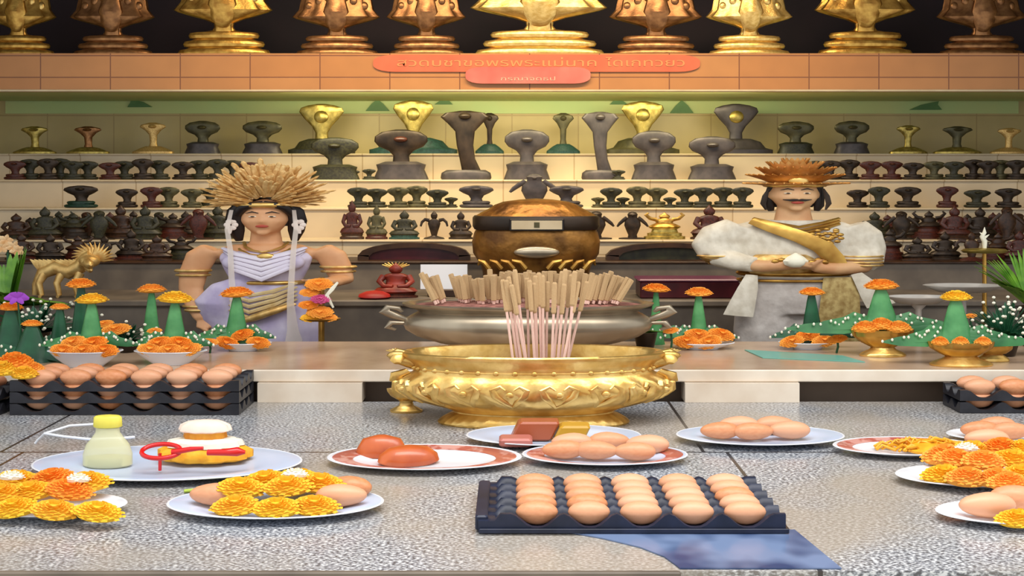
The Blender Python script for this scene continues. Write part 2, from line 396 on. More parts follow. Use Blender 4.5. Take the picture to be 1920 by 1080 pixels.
# altar table: a marble slab on blocks
M_marb = mat('pale marble', (238, 226, 208), (218, 200, 178), rough=0.25, scale=5, detail=5)
M_marbt = mat('warm marble top', (206, 178, 150), (176, 146, 118), rough=0.2, scale=4, detail=5)
TD0, TD1 = 3.352, 3.93
at = thing('altar_table', 'long low marble altar table behind the granite counter', 'table', (0, TD0, CT))
tb = MB().box(-2.7, 2.7, 0.004, TD1-TD0, TT-CT-0.036, TT-CT); part('top', tb.mesh('top', M_marbt, False), at)
part('edge_strip', MB().box(-2.7, 2.7, -0.006, 0.004, TT-CT-0.038, TT-CT, 0.003).mesh('edge_strip', M_marb, False), at)
for x0, x1 in ((488, 682), (1281, 1493)):
    b = MB().box(X(x0, 3.37), X(x1, 3.37), -0.02, 0.14, 0.0006, TT-CT-0.039)
    part('support', b.mesh('support', M_marb, False), at)
part('back_panel', MB().box(-2.7, 2.7, 0.06, 0.09, -0.3, TT-CT-0.037).mesh('back_panel', mat('taupe board', (112, 94, 78), (94, 78, 64), rough=.6, scale=4), False), at)
for x0, x1 in ((-2.6, -2.4), (2.4, 2.6)):
    part('leg', MB().box(x0, x1, 0.3, TD1-TD0-0.02, FL-CT, TT-CT-0.037).mesh('leg', M_wood, False), at)

tsq = [(X(1396, D(657, TT)), D(657, TT)), (X(1580, D(668, TT)), D(668, TT)), (X(1622, D(680, TT)), D(680, TT)), (X(1430, D(672, TT)), D(672, TT))]
single('teal_strip', MB().slab(tsq[::-1], TT+.0006, TT+.003).mesh('teal_strip', mat('teal plastic', (96, 176, 160), (120, 186, 170), rough=.3, scale=6), False), 'teal plastic strip lying on the marble altar table before the gold footed bowl', 'strip', (0, 0, 0))
# ------------------------------------------------------------------ cobras
def coil(bm, rings, zt, r0, r1):
    h = zt/len(range(rings))
    for k in range(rings):
        r = r0+(r1-r0)*k/max(1, rings-1); z = h*(k+0.5)
        bm.torus((0, 0.0, z+h*.04), r-0.09, r*0.95-0.09, h*0.5, 24, 8, tilt=h*0.03)
    bm.lathe([(r0*0.75, 0.001), (r0*0.75, zt*0.9), (0.02, zt*0.98)], 16)
    return bm
COB = {}
def cobra_kind(k):
    if k in COB: return COB[k]
    hood = MB(); base = MB(); head = MB()
    if k == 'tall':
        hood.sections([(0.12, 0.1, 0.17, .2), (.2, .12, .15, .18), (.35, .15, .13, .16), (.52, .1, .15, .15), (.64, .05, .2, .14), (.74, 0, .34, .14), (.84, -.05, .48, .13), (.9, -.06, .5, .12), (.96, -.08, .42, .11), (.99, -.1, .27, .09), (1, -.1, .08, .04)], 20)
        head.ball((0, -.27, .9), (.13, .26, .06)); coil(base, 2, .2, .46, .4)
    elif k == 'lean':
        hood.sections([(0.1, 0.1, 0.2, .2), (.3, .0, .16, .18), (.5, -.05, .17, .16), (.7, -.05, .2, .15), (.82, -.05, .36, .14), (.91, -.06, .5, .12), (.97, -.08, .4, .11), (1, -.1, .1, .05)], 20)
        hood.v = [(x-0.35*max(0, .45-z)**1.3*-1.6, y, z) for x, y, z in hood.v]
        head.ball((0, -.27, .92), (.13, .26, .05)); base.sections([(0, 0, .5, .5), (.03, 0, .52, .5), (.1, 0, .5, .46), (.14, 0, .4, .4)], 20)
        base.v = [(x+0.02, y, z) for x, y, z in base.v]
    elif k == 'mushroom':
        hood.sections([(0.22, 0.05, 0.2, .2), (.4, .08, .16, .18), (.55, .05, .22, .16), (.66, .0, .38, .15), (.78, -.03, .5, .14), (.88, -.05, .47, .13), (.96, -.06, .32, .11), (1, -.06, .08, .04)], 18)
        head.ball((0, -.25, .84), (.13, .25, .07)); coil(base, 2, .3, .5, .42)
    elif k == 'dome':
        hood.sections([(0.35, 0.05, 0.16, .2), (.48, .08, .15, .18), (.58, .05, .24, .16), (.66, .0, .42, .15), (.76, -.03, .5, .14), (.86, -.05, .49, .13), (.95, -.06, .36, .11), (1, -.06, .1, .04)], 18)
        head.ball((0, -.25, .8), (.13, .25, .06)); base.sections([(0, 0, .52, .5), (.06, 0, .5, .5), (.2, 0, .44, .42), (.3, 0, .47, .44), (.36, 0, .3, .3)], 18)
    elif k == 'plinth':
        hood.sections([(0.3, 0.05, 0.14, .2), (.45, .08, .13, .18), (.58, .05, .2, .16), (.7, .0, .36, .15), (.82, -.03, .5, .14), (.9, -.05, .44, .13), (.96, -.06, .26, .11), (1, -.06, .05, .04)], 18)
        head.ball((0, -.25, .82), (.13, .25, .06)); base.box(-.75, .75, -.5, .5, 0, .2, .03); base.box(-.55, .55, -.45, .45, .2, .32, .03)
    elif k == 'small':
        hood.sections([(0.15, 0.05, 0.2, .2), (.35, .08, .13, .18), (.6, .05, .15, .16), (.75, .0, .3, .15), (.86, -.03, .5, .14), (.93, -.05, .44, .13), (1, -.06, .12, .05)], 14)
        head.ball((0, -.25, .87), (.15, .25, .06)); base.sections([(0, 0, .8, .6), (.07, 0, .78, .6), (.18, 0, .5, .4), (.24, 0, .3, .3)], 18)
    elif k == 'seven':   # gold many-headed naga with a scalloped hood
        md = lambda t, z: 1+(0.06*math.cos(11*t+PI))*max(0, min(1, (z-.38)*6))
        hood.sections([(.27, 0, .13, .2), (.32, .0, .1, .2), (.36, 0, .105, .2), (.4, -.02, .2, .24), (.44, -.04, .34, .3), (.48, -.06, .46, .34), (.505, -.06, .5, .36), (.53, -.06, .475, .34), (.6, -.02, .42, .32), (.72, .0, .4, .28), (.85, .0, .32, .24), (.94, 0, .18, .2), (1, 0, .03, .04)], 54, mod=md)
        for a in (-.32, -.2, -.1, 0, .1, .2, .32): head.ball((a, -.3+abs(a)*.5, .8-abs(a)*.5), (.05, .12, .06))
        hood.tube([(0, -.14, .28), (0, -.16, .36), (0, -.3, .46), (0, -.36, .56), (0, -.3, .75)], [.09, .085, .13, .15, .1], 12)
        pr_ = []
        for q in range(3):
            r_ = .47-.055*q; z_ = .093*q; pr_ += [(r_-.05, z_), (r_, z_+.012), (r_+.012, z_+.04), (r_-.005, z_+.068), (r_-.06, z_+.078)]
        base.lathe(pr_+[(.2, .27), (.1, .29)], 40)
    elif k == 'gem':     # gold hood with a bright belly
        hood.sections([(0.3, 0.05, 0.15, .2), (.42, .05, .14, .18), (.55, .03, .22, .16), (.7, .0, .38, .15), (.84, -.03, .5, .14), (.92, -.05, .46, .13), (.97, -.06, .3, .11), (1, -.06, .08, .04)], 18)
        head.ball((0, -.12, .74), (.17, .14, .13)); base.sections([(0, 0, .75, .6), (.08, 0, .75, .6), (.12, 0, .6, .5), (.24, 0, .5, .45), (.3, 0, .3, .3)], 20)
    COB[k] = (hood.mesh('hood', M_bronze), base.mesh('coil', M_bronze), head.mesh('head', M_bronze))
    return COB[k]
def cobra(kind, px, ytop, wpx, d, zbase, m, label, group=None, mb=None, mh=None, ht=None, name='cobra_figurine', bscale=1.0):
    h, b, e = cobra_kind(kind)
    w = wpx*d/F; H = ht or (Z(ytop, d)-zbase)
    t = thing(name, label, 'figurine', (X(px, d), d, zbase+0.0005), group, (w, max(0.05, min(w*0.5, 0.11)), H))
    part('hood', h, t, m=m)
    pb = part('base' if kind in ('dome', 'plinth', 'small', 'gem', 'lean') else 'coil', b, t, m=mb or m)
    if bscale != 1: pb.scale = (bscale, 1, 1)
    part('head', e, t, m=mh or m)
    return t

# gold row on the overhead shelf (top of frame)
GOLD = [(35, 62, 140, M_gold, 'gold'), (212, 62, 155, M_copper, 'coppery'), (420, 92, 180, M_gold, 'gold'), (632, 68, 160, M_copper, 'dull copper'), (800, 60, 145, M_copper, 'bright copper'),
        (1012, 105, 250, M_goldb, 'bright gold'), (1230, 66, 170, M_copper, 'dim copper'), (1405, 62, 158, M_goldb, 'bright gold'), (1622, 92, 184, M_gold, 'gold'), (1840, 60, 165, M_copper, 'brown gold')]
GL = ['gold hooded cobra on the overhead shelf, outermost beyond the lavender-dressed statue', 'coppery hooded cobra on the overhead shelf, next to the outermost beyond the lavender-dressed statue',
      'large gold hooded cobra on the overhead shelf, above the lavender-dressed statue', 'dull copper hooded cobra on overhead shelf, between a large gold and small coppery one',
      'small shiny copper hooded cobra on the overhead shelf, next to the biggest central one', 'biggest and brightest gold hooded cobra, centre of the overhead shelf above the signs',
      'dim copper hooded cobra on overhead shelf, between the biggest and a bright gold one', 'bright gold hooded cobra on overhead shelf, between the dim copper and last large gold one',
      'large gold hooded cobra on the overhead shelf, just beyond the moustached statue', 'brown gold hooded cobra on the overhead shelf, outermost beyond the moustached statue']
for (px, hpx, w, m, _), lab in zip(GOLD, GL):
    d = FD+0.16; H = {92: 172, 105: 180}.get(hpx, 146)*d/F
    cobra('seven', px, 0, w, d, UZ1, m, lab, 'gold hooded cobras on the overhead shelf', ht=H, name='gold_cobra', mh=M_goldb if m is not M_copper else M_copper)

SIDE = lambda px: "lavender statue's side" if px < 992 else "moustached statue's side"
# top step: big cobras
z1, d1 = ZS['Dd'], 6.43
TOPROW = [('small', 65, 237, 52, M_brass, None, 'small pale brass cobra figurine on the top step, outermost beyond the lavender-dressed statue'),
          ('small', 165, 237, 52, M_copper, M_brass, 'small dark-headed brass cobra on the top step, second from the lavender statue end'),
          ('small', 287, 230, 50, M_golds, None, 'small gold cobra with raised coil on the top step, third from the lavender statue end'),
          ('dome', 380, 227, 66, M_bronzeg, M_slate, 'grey green round-hooded cobra on top step above lavender statue crown, outer of two'),
          ('dome', 492, 227, 74, M_bronzeg, M_slate, 'grey green round-hooded cobra on top step above lavender statue crown, inner of two'),
          ('gem', 603, 195, 84, M_brass, M_olive, 'tall brass cobra with shining belly on an olive base, top step beside the lavender statue'),
          ('gem', 775, 188, 76, M_brass, M_teal, 'tall yellow gold cobra on a broad teal base, top step'),
          ('small', 918, 212, 34, M_bronze, M_teal, 'thin dark cobra on a teal base just behind the tall dark cobra'),
          ('small', 1056, 212, 40, M_bronzeg, M_teal, 'thin bronze cobra on a teal base beside the central dark mushroom-hooded cobra'),
          ('gem', 1205, 190, 80, M_brass, M_bronzeg, 'pale gold cobra on a broad grey green base, top step near the tall slate cobra'),
          ('gem', 1380, 195, 84, M_slate, M_slate, 'tall grey cobra with a shining belly, top step beside the moustached statue'),
          ('dome', 1492, 228, 68, M_bronzeg, M_olive, 'grey brown heart-hooded cobra on the top step above the moustached statue, inner of two'),
          ('dome', 1597, 227, 66, M_bronzeg, M_slate, 'grey round-hooded cobra on the top step above the moustached statue, outer of two'),
          ('small', 1703, 235, 46, M_brass, None, 'small leaning brass cobra on the top step, third from the moustached statue end'),
          ('small', 1795, 237, 58, M_bronzeg, M_brass, 'small twin-hooded bronze cobra on the top step, second from the moustached statue end'),
          ('small', 1892, 240, 46, M_golds, None, 'small pale gold cobra on the top step, outermost beyond the moustached statue')]
for k, px, yt, w, m, mb, lab in TOPROW:
    cobra(k, px, yt, w, d1, z1, m, lab, 'cobras on the top step', mb=mb, bscale={775: 1.45, 1205: 1.15, 1380: 1.1}.get(px, 1), mh=M_brass if k == 'gem' else m)
# large cobras on the second step, middle
z2, d2 = ZS['C'], 6.19
for k, px, yt, w, m, lab in [('dome', 752, 243, 100, M_bronze, 'big dark cobra with red brown mushroom hood, second step, below the yellow gold cobra'), ('lean', 872, 208, 92, M_bronze, 'tall dark bronze cobra with bent neck rising from the second step'),
        ('dome', 988, 243, 84, M_slate, 'grey mushroom-hooded cobra in the very middle of the second step'), ('lean', 1125, 210, 70, M_slate, 'tall slate grey cobra with bent neck rising from the second step'),
        ('dome', 1226, 245, 82, M_slate, 'big grey cobra with round hood, second step, below the pale gold cobra'), ('dome', 1335, 256, 88, M_slate, 'broad grey cobra with low hood, second step, beside the moustached statue crown'), ('dome', 628, 258, 90, M_olive, 'broad olive cobra with low hood, second step, beside the lavender statue crown')]:
    cobra(k, px, yt, w, d2, z2, m, lab, mb=M_slate if px > 700 else M_olive, mh=M_redbr if px == 752 else m)
# crowds of small cobras
mset = [M_bronze, M_olive, M_bronzeg, M_redbr, M_olive, M_bronze]
rows = [('second', 'C', 6.17, [28, 56, 90, 112, 137, 164, 206, 233, 268, 299, 343, 374, 408, 437, 470, 662, 692], 303, [1160, 1530, 1557, 1592, 1632, 1672, 1712, 1752, 1789, 1826, 1852, 1876, 1906]),
        ('third', 'B', 5.92, [152, 238, 284, 316, 360, 394, 672, 706, 747, 781, 820, 846, 893], 354, [1062, 1121, 1146, 1168, 1195, 1231, 1256, 1284, 1318, 1356, 1392, 1608, 1648, 1702, 1776, 1832, 1890])]
for rn, k, d, Lx, yt, Rx in rows:
    for xs in (sorted(Lx, reverse=True), sorted(Rx)):
        for i, px in enumerate(xs):
            w = 43; y = yt+R.uniform(-6, 2); big = False
            if px in (846, 1121, 1168, 1256, 662, 1160): w, y = 26, yt+16
            if px in (692,): w, y = 26, yt+14
            if px in (152, 893, 1062): w, y, big = 66, yt-6, True
            if px in (1832, 1890, 1702): w = 52
            m = mset[R.randrange(6)] if not (1100 < px < 1400 or 650 < px < 860) else (M_bronzeg if px % 2 else M_olive)
            if px in (893, 1062): m = M_slate
            lab = f"{'large' if big else 'small'} dark cobra on {rn} step, {nth(i)} out from centre on {SIDE(px)}"
            cobra('mushroom', px, y, w, d+(.03 if i % 2 else -.03), ZS[k], m, lab, f'small cobras on the {rn} step', mb=M_green if px == 152 else None)

# ------------------------------------------------------------------ figurines of the lower steps
FIG = {}
def fig_kind(k):
    if k in FIG: return FIG[k]
    b = MB(); p = MB()
    if k == 'seated':
        b.sections([(.12, 0, .42, .4), (.18, 0, .5, .46), (.27, 0, .42, .4), (.34, .05, .24, .26), (.48, .08, .22, .22), (.6, .06, .3, .22), (.66, .04, .22, .18), (.7, .04, .1, .12), (.74, .02, .14, .17), (.82, .02, .16, .18), (.88, .02, .12, .15), (.93, .02, .06, .09), (1, .02, .01, .02)], 18)
        for s in (-1, 1): b.tube([(s*.27, .04, .6), (s*.36, -.05, .45), (s*.24, -.25, .33), (s*.05, -.3, .32)], [.09, .075, .06, .06], 8)
        p.sections([(0, 0, .5, .5), (.05, 0, .5, .5), (.08, 0, .42, .42), (.13, 0, .46, .44)], 18)
    elif k == 'standing':
        b.sections([(.05, 0, .16, .2), (.15, 0, .14, .2), (.3, 0, .2, .24), (.5, 0, .27, .27), (.66, 0, .25, .24), (.76, 0, .16, .2), (.82, -.02, .15, .2), (.9, -.02, .17, .22), (.97, 0, .12, .15), (1, 0, .03, .05)], 18)
        for s in (-1, 1): b.tube([(s*.18, 0, .78), (s*.3, -.02, .68), (s*.42, -.04, .56), (s*.5, -.05, .45)], [.07, .065, .055, .03], 8)
        b.ball((0, -.2, .87), (.05, .14, .04))
        p.sections([(0, 0, .45, .5), (.04, 0, .45, .5), (.06, 0, .3, .3)], 18)
    elif k == 'tiered':
        b.sections([(.42, 0, .34, .36), (.46, 0, .4, .4), (.54, 0, .3, .34), (.6, .04, .2, .24), (.7, .05, .24, .22), (.77, .04, .1, .12), (.82, .02, .14, .16), (.88, .02, .12, .14), (.94, .02, .05, .06), (.99, .02, .01, .02)], 18)
        for s in (-1, 1): b.tube([(s*.2, .04, .72), (s*.34, 0, .76), (s*.45, 0, .9), (s*.38, 0, .97)], [.07, .06, .05, .03], 8)
        p.sections([(0, 0, .5, .5), (.1, 0, .5, .5), (.12, 0, .42, .45), (.22, 0, .42, .45), (.25, 0, .33, .38), (.36, 0, .3, .36), (.43, 0, .4, .42)], 20)
    elif k == 'dancer':
        b.sections([(.1, 0, .1, .16), (.25, 0, .14, .2), (.42, 0, .2, .24), (.55, 0, .24, .22), (.66, 0, .2, .2), (.72, 0, .08, .12), (.78, 0, .12, .16), (.87, 0, .13, .17), (.93, 0, .08, .1), (1, 0, .02, .02)], 18)
        for s in (-1, 1): b.tube([(s*.18, 0, .66), (s*.34, 0, .7), (s*.46, 0, .6), (s*.5, -.05, .46)], [.07, .06, .05, .04], 8)
        p.sections([(0, 0, .4, .5), (.05, 0, .36, .4), (.1, 0, .15, .2), (.12, 0, .12, .18)], 18)
    FIG[k] = (b.mesh('body', M_bronze), p.mesh('base', M_bronze))
    return FIG[k]
def figure(kind, px, ytop, wpx, d, zb, m, mb, label, group=None, mh=None):
    b, p = fig_kind(kind); w = wpx*d/F
    t = thing('figurine', label, 'figurine', (X(px, d), d, zb+0.0005), group, (w, min(w*0.36, 0.075), Z(ytop, d)-zb))
    part('body', b, t, m=m); part('base', p, t, m=mb)
    return t
dA, zA = 5.69, ZS['A']
for k, px, yt, w, m, mb, lab in [('seated', 660, 376, 46, M_redbr, M_wood, 'red brown seated figurine on the fourth step beside the lavender statue'), ('seated', 706, 384, 42, M_bronzeg, M_redbr, 'grey green seated figurine on the fourth step, next to the teal-based one'),
        ('seated', 758, 394, 58, M_olive, M_teal, 'dark seated figurine on a broad teal base, fourth step'), ('dancer', 814, 396, 50, M_bronze, M_bronze, 'thin dark dancing figurine with arms arched out, fourth step'),
        ('seated', 864, 396, 46, M_bronze, M_bronze, 'black seated figurine beside the gold casket, lavender statue side'), ('standing', 1118, 396, 66, M_bronze, M_bronze, 'dark standing figurine with one arm out, beside the gold casket, moustached statue side'),
        ('standing', 1186, 397, 58, M_bronze, M_bronze, 'dark standing figurine with both arms spread like wings, fourth step'), ('tiered', 1246, 398, 78, M_gold, M_brass, 'gold seated figurine on a tiered gold base, fourth step'),
        ('seated', 1330, 384, 72, M_redbr, M_wood, 'dark red figurine in a pointed crown, fourth step beside the moustached statue')]:
    figure(k, px, yt, w, dA, zA, m, mb, lab)
figure('standing', 1002, 326, 92, 5.95, ZS['B'], M_slate, M_slate, 'broad dark grey figure on the third step, rising just behind the gold casket')
mm = [M_redbr, M_olive, M_wood, M_bronze, M_wood, M_bronze]
for side, xs in (("lavender-dressed statue's side", [408, 372, 324, 272, 226, 186, 138, 84, 30]), ("moustached statue's side", [1640, 1690, 1742, 1790, 1838, 1888])):
    for i, px in enumerate(xs):
        figure(['seated', 'standing', 'tiered', 'seated'][i % 4], px, 392+R.uniform(-8, 10), 66, dA+(-.04 if i % 2 else .04), zA, mm[R.randrange(6)], mm[R.randrange(4)],
               f"dark little deity figurine on fourth step, {nth(i)} beyond the statue on {side}", 'dark figurines on the fourth step')
for side, xs in (("lavender-dressed statue's side", [390, 348, 298, 250, 206, 162, 110, 56]), ("moustached statue's side", [1664, 1716, 1766, 1814, 1862, 1910])):
    for i, px in enumerate(xs):
        figure(['tiered', 'seated', 'standing'][i % 3], px, 398+R.uniform(-4, 10), 58, dA+.125, zA, mm[R.randrange(6)], mm[R.randrange(4)],
               f"dark figurine in back row of fourth step, {nth(i)} beyond the statue on {side}", 'dark figurines in the back row of the fourth step')
dE, zE = 5.4, ZS['E']
for side, xs in (("lavender-dressed statue's side", [340, 294, 246, 196, 146, 94, 40]), ("moustached statue's side", [1668, 1720, 1772, 1822, 1872, 1912])):
    for i, px in enumerate(xs):
        figure(['tiered', 'seated', 'seated', 'dancer'][i % 4], px, 434+R.uniform(-6, 10), 62, dE+(-.045 if i % 2 else .04), zE, mm[R.randrange(6)], mm[R.randrange(4)],
               f"dark little figurine on lowest step, {nth(i)} beyond the statue on {side}", 'dark figurines on the lowest step')

# arched dark benches on the lowest step
def arch(px0, px1, lab, mid):
    d = 5.42; x0, x1 = X(px0, d), X(px1, d); cx = (x0+x1)/2; w = (x1-x0)/2; t = thing('arched_headboard', lab, 'furniture', (cx, d, zE+.0006))
    H = Z(455, d)-zE
    outer = [(-w+2*w*i/24, H*(0.25+0.75*math.sqrt(max(0, 1-(-1+2*i/24)**2))**1.0)) for i in range(25)]
    inner = [(x*0.8, z*0.72) for x, z in outer]
    b = MB()
    rings = []
    for (xo, zo), (xi, zi) in zip(outer, inner):
        rings.append([(xo, -0.03, zo), (xo, 0.03, zo), (xi, 0.03, zi), (xi, -0.03, zi)])
    b.loft(rings); part('frame', b.mesh('frame', M_wood, False), t)
    b = MB().prism([(x*.8, z*.72) for x, z in outer]+[(w*.8, 0), (-w*.8, 0)], -0.01, 0.02); part('panel', b.mesh('panel', mid, False), t)
    part('foot', MB().box(-w, -w*.8, -0.03, 0.03, 0, H*.27).mesh('foot', M_wood, False), t); part('foot', MB().box(w*.8, w, -0.03, 0.03, 0, H*.27).mesh('foot', M_wood, False), t)
arch(672, 882, 'dark arched wooden headboard with a maroon panel, beside the gold casket', M_maroon)
arch(1136, 1372, 'dark arched wooden headboard with a dark panel, beside the moustached statue', M_olive)

# ------------------------------------------------------------------ gold casket in the centre
d = 5.05; v = d/F
gk = thing('gold_casket', 'big gold and brown casket with a dark band and a white plate at the centre', 'casket', (X(1005, d), d, PZ))
base = Z(500, d)-PZ
M_gbrown = mat('antique gold', (166, 116, 52), (96, 62, 28), rough=0.38, metal=0.6, scale=9, bump=0.4, bscale=25)
def rrect(hw, hd, z, n=32, p=3.0):
    out = []
    for i in range(n):
        t = 2*PI*i/n; c, s = math.cos(t), math.sin(t)
        out.append((hw*math.copysign(abs(c)**(2/p), c), hd*math.copysign(abs(s)**(2/p), s), z))
    return out
hz = lambda y: Z(y, d)-PZ
part('body', MB().loft([rrect(w*v, w*v*.5, hz(y)) for w, y in ((98, 553), (100, 510), (104, 496), (118, 474), (120, 452), (116, 436), (112, 428))]).mesh('body', M_gbrown), gk)
part('band', MB().loft([rrect(w*v, w*v*.52, hz(y)) for w, y in ((116, 429), (119, 424), (119, 408), (116, 404))]).mesh('band', M_bronze), gk, label='dark band round the casket')
md = lambda t, z, k: 1+0.025*math.cos(22*t)
lid = MB().lathe([(112*v, hz(405)), (100*v, hz(398)), (84*v, hz(390)), (76*v, hz(384)), (60*v, hz(378)), (30*v, hz(374)), (0.004, hz(372))], 56, mod=md, ey=0.5)
part('lid', lid.mesh('lid', M_gbrown), gk)
yf = -120*v*.5
pp = part('name_plate', MB().box(-50*v, 50*v, yf-.012, yf-.002, hz(430), hz(408), .003).mesh('name_plate', M_black, False), gk, label='white plate in a black frame')
part('card', MB().box(-46*v, 46*v, yf-.014, yf-.0121, hz(427), hz(411)).mesh('card', M_cream, False), pp)
part('mark', MB().box(-5*v, 5*v, yf-.0155, yf-.0141, hz(424), hz(414), .0007).mesh('mark', M_bronzeg, False), pp)
part('medallion', MB().ball((0, yf-.0, hz(469)), (42*v, .02, 11*v), 24, 10).mesh('medallion', M_silver), gk, label='silver oval medallion')
for s in (-1, 1):
    scr = MB()
    for k in range(4):
        scr.tube([(s*(20+22*k)*v, yf-.01, hz(498)), (s*(30+22*k)*v, yf-.02, hz(486)), (s*(44+20*k)*v, yf-.015, hz(484)), (s*(46+20*k)*v, yf-.01, hz(492))], [5*v, 4*v, 3.5*v, 2*v], 6)
    part('scroll_trim', scr.mesh('scroll_trim', M_gold), gk)

# things on the low platform
d = 4.98
wp = thing('white_card', 'white paper card leaning behind the incense sticks', 'card', (X(832, d), d, PZ))
hh = Z(496, d)-PZ
part('sheet', MB().box(-44*d/F, 44*d/F, 0, .006, .035, hh).tf(Matrix.Rotation(-.12, 4, 'X')).mesh('sheet', M_white, False), wp)
part('stand', MB().box(-30*d/F, 30*d/F, -.02, .07, 0, .035, .004).mesh('stand', M_wood, False), wp)
d = 4.95
rf = thing('red_figurine', 'red lacquered figurine with gold filigree crown beside the white card', 'figurine', (X(742, d), d, PZ), None, (84*d/F, .1, Z(492, d)-PZ))
b_, p_ = fig_kind('seated'); part('body', b_, rf, m=mat('red lacquer', (150, 52, 34), (104, 34, 22), rough=.35, scale=3)); part('base', p_, rf, m=M_redbr)
cr = MB()
for i in range(9):
    a = (i-4)*.28; cr.tube([(.14*math.sin(a), 0, .84+.05*math.cos(a)), (.34*math.sin(a), 0, .86+.16*math.cos(a))], [.03, .012], 6)
part('crown', cr.mesh('crown', M_goldb), rf)
single('red_cushion', MB().sections([(0, 0, .06, .05), (.008, 0, .075, .06), (.02, 0, .07, .055), (.032, 0, .04, .03), (.036, 0, .01, .01)], 18).mesh('red_cushion', mat('red satin', (190, 48, 40), (150, 34, 30), rough=.45, scale=6)), 'small red satin cushion below the red figurine', 'cushion', (X(702, 4.9), 4.9, PZ+.0005))
d = 4.98
mc = thing('maroon_box', 'maroon lacquer box with a purple rimmed lid behind two marigold cones', 'box', (X(1288, d), d, PZ))
hb = Z(520, d)-PZ
part('body', MB().box(-92*d/F, 92*d/F, -.09, .09, 0, hb*.86, .006).mesh('body', M_maroon, False), mc)
part('lid', MB().box(-96*d/F, 96*d/F, -.095, .095, hb*.86, hb, .006).mesh('lid', mat('purple lacquer', (104, 50, 78), rough=.3), False), mc)

# ------------------------------------------------------------------ statues
def statue_head(root, cz, r, skin, moustache=False):
    rx, ry, rz_ = r
    b = MB()
    return b
def sp(px, cx): return (px-cx)*.001075
SD = 4.3
def hgt(y): return (828-y)*.00215
def ST(mb): return mb.sx(W2)
def stick_fan(cz, rx, ry, rz_, seed, n, w, lo=0.0, inner=.45):
    rr = random.Random(seed); b = MB()
    for i in range(n):
        layer = i % 4
        ph = (-1+2*((i*0.618034) % 1.0))*1.66; ps = -.15+1.25*((i*0.754878+.13) % 1.0)
        f = (1.0, .93, .86, .8)[layer]*rr.uniform(.94, 1.04)
        dx, dy, dz = math.sin(ph)*math.cos(ps), -math.sin(ps), math.cos(ph)*math.cos(ps)
        p0 = Vector((dx*rx*inner, dy*ry*inner, cz+dz*rz_*inner*.8)); p1 = Vector((dx*rx*f, dy*ry*f, cz+dz*rz_*f))
        j = Vector((rr.uniform(-.012, .012), 0, rr.uniform(-.006, .006)))
        b.tube([p0, (p0+p1)/2+j*.3, p1+j, p1+j+(p1-p0).normalized()*.008], [w*.6, w, w, w*.25], 5, flat=.6)
    return b
def hand(b, wrist, dirv, palm_n, L=.07, curl=.5, thumb=1):
    """palm, four fingers of unequal length, thumb"""
    w = Vector(wrist); dv = Vector(dirv).normalized(); nn = Vector(palm_n); nn = (nn-dv*nn.dot(dv)).normalized(); sd = dv.cross(nn)
    pl_ = w+dv*L*.5
    b.tube([w, w+dv*L*.25, pl_, pl_+dv*L*.05], [L*.16, L*.24, L*.26, L*.16], 8, flat=.55)
    for k, (o, ln) in enumerate(((-.28, .42), (-.1, .5), (.09, .47), (.27, .36))):
        p = w+dv*L*.5+sd*o*L*.75
        q = p+dv*L*ln*.5+nn*L*curl*.08; e = q+dv*L*ln*.45*(1-curl*.5)+nn*L*curl*.3
        b.tube([p, q, e], [L*.085, L*.08, L*.06], 6)
    p = w+dv*L*.2+sd*thumb*L*.2
    b.tube([p, p+sd*thumb*L*.18+dv*L*.15+nn*L*.05, p+sd*thumb*L*.2+dv*L*.38+nn*L*.12], [L*.1, L*.09, L*.06], 6)
    return b
def head_mesh(c, rx, ry, rz_):
    b = MB(); cx, cy, cz = c
    secs = []
    for k in range(13):
        t = k/12; z = -rz_+2*rz_*t
        a = math.sqrt(max(0.0, 1-((z)/rz_)**2))
        jaw = .72+.28*min(1, t/.45) if t < .45 else 1
        secs.append((cz+z, cy-(.1*ry if t < .5 else 0), max(.004, rx*a*jaw**.6), max(.004, ry*a)))
    b.sections(secs, 24, (cx, 0, 0))
    # nose, brow, cheeks, chin, ears
    b.tube([(cx, cy-ry*.93, cz+rz_*.18), (cx, cy-ry*1.08, cz-rz_*.12), (cx, cy-ry*1.12, cz-rz_*.2), (cx, cy-ry*.9, cz-rz_*.24)], [rx*.1, rx*.13, rx*.17, rx*.12], 8)
    for s in (-1, 1):
        b.tube([(cx+s*rx*.12, cy-ry*.95, cz+rz_*.22), (cx+s*rx*.4, cy-ry*.93, cz+rz_*.27), (cx+s*rx*.68, cy-ry*.75, cz+rz_*.2)], [rx*.06, rx*.09, rx*.05], 6)
        b.ball((cx+s*rx*.45, cy-ry*.72, cz-rz_*.22), (rx*.28, ry*.2, rz_*.2))
        b.ball((cx+s*rx*1.0, cy+ry*.05, cz-rz_*.02), (rx*.1, ry*.2, rz_*.24))
    b.ball((cx, cy-ry*.72, cz-rz_*.8), (rx*.3, ry*.22, rz_*.16))
    return b
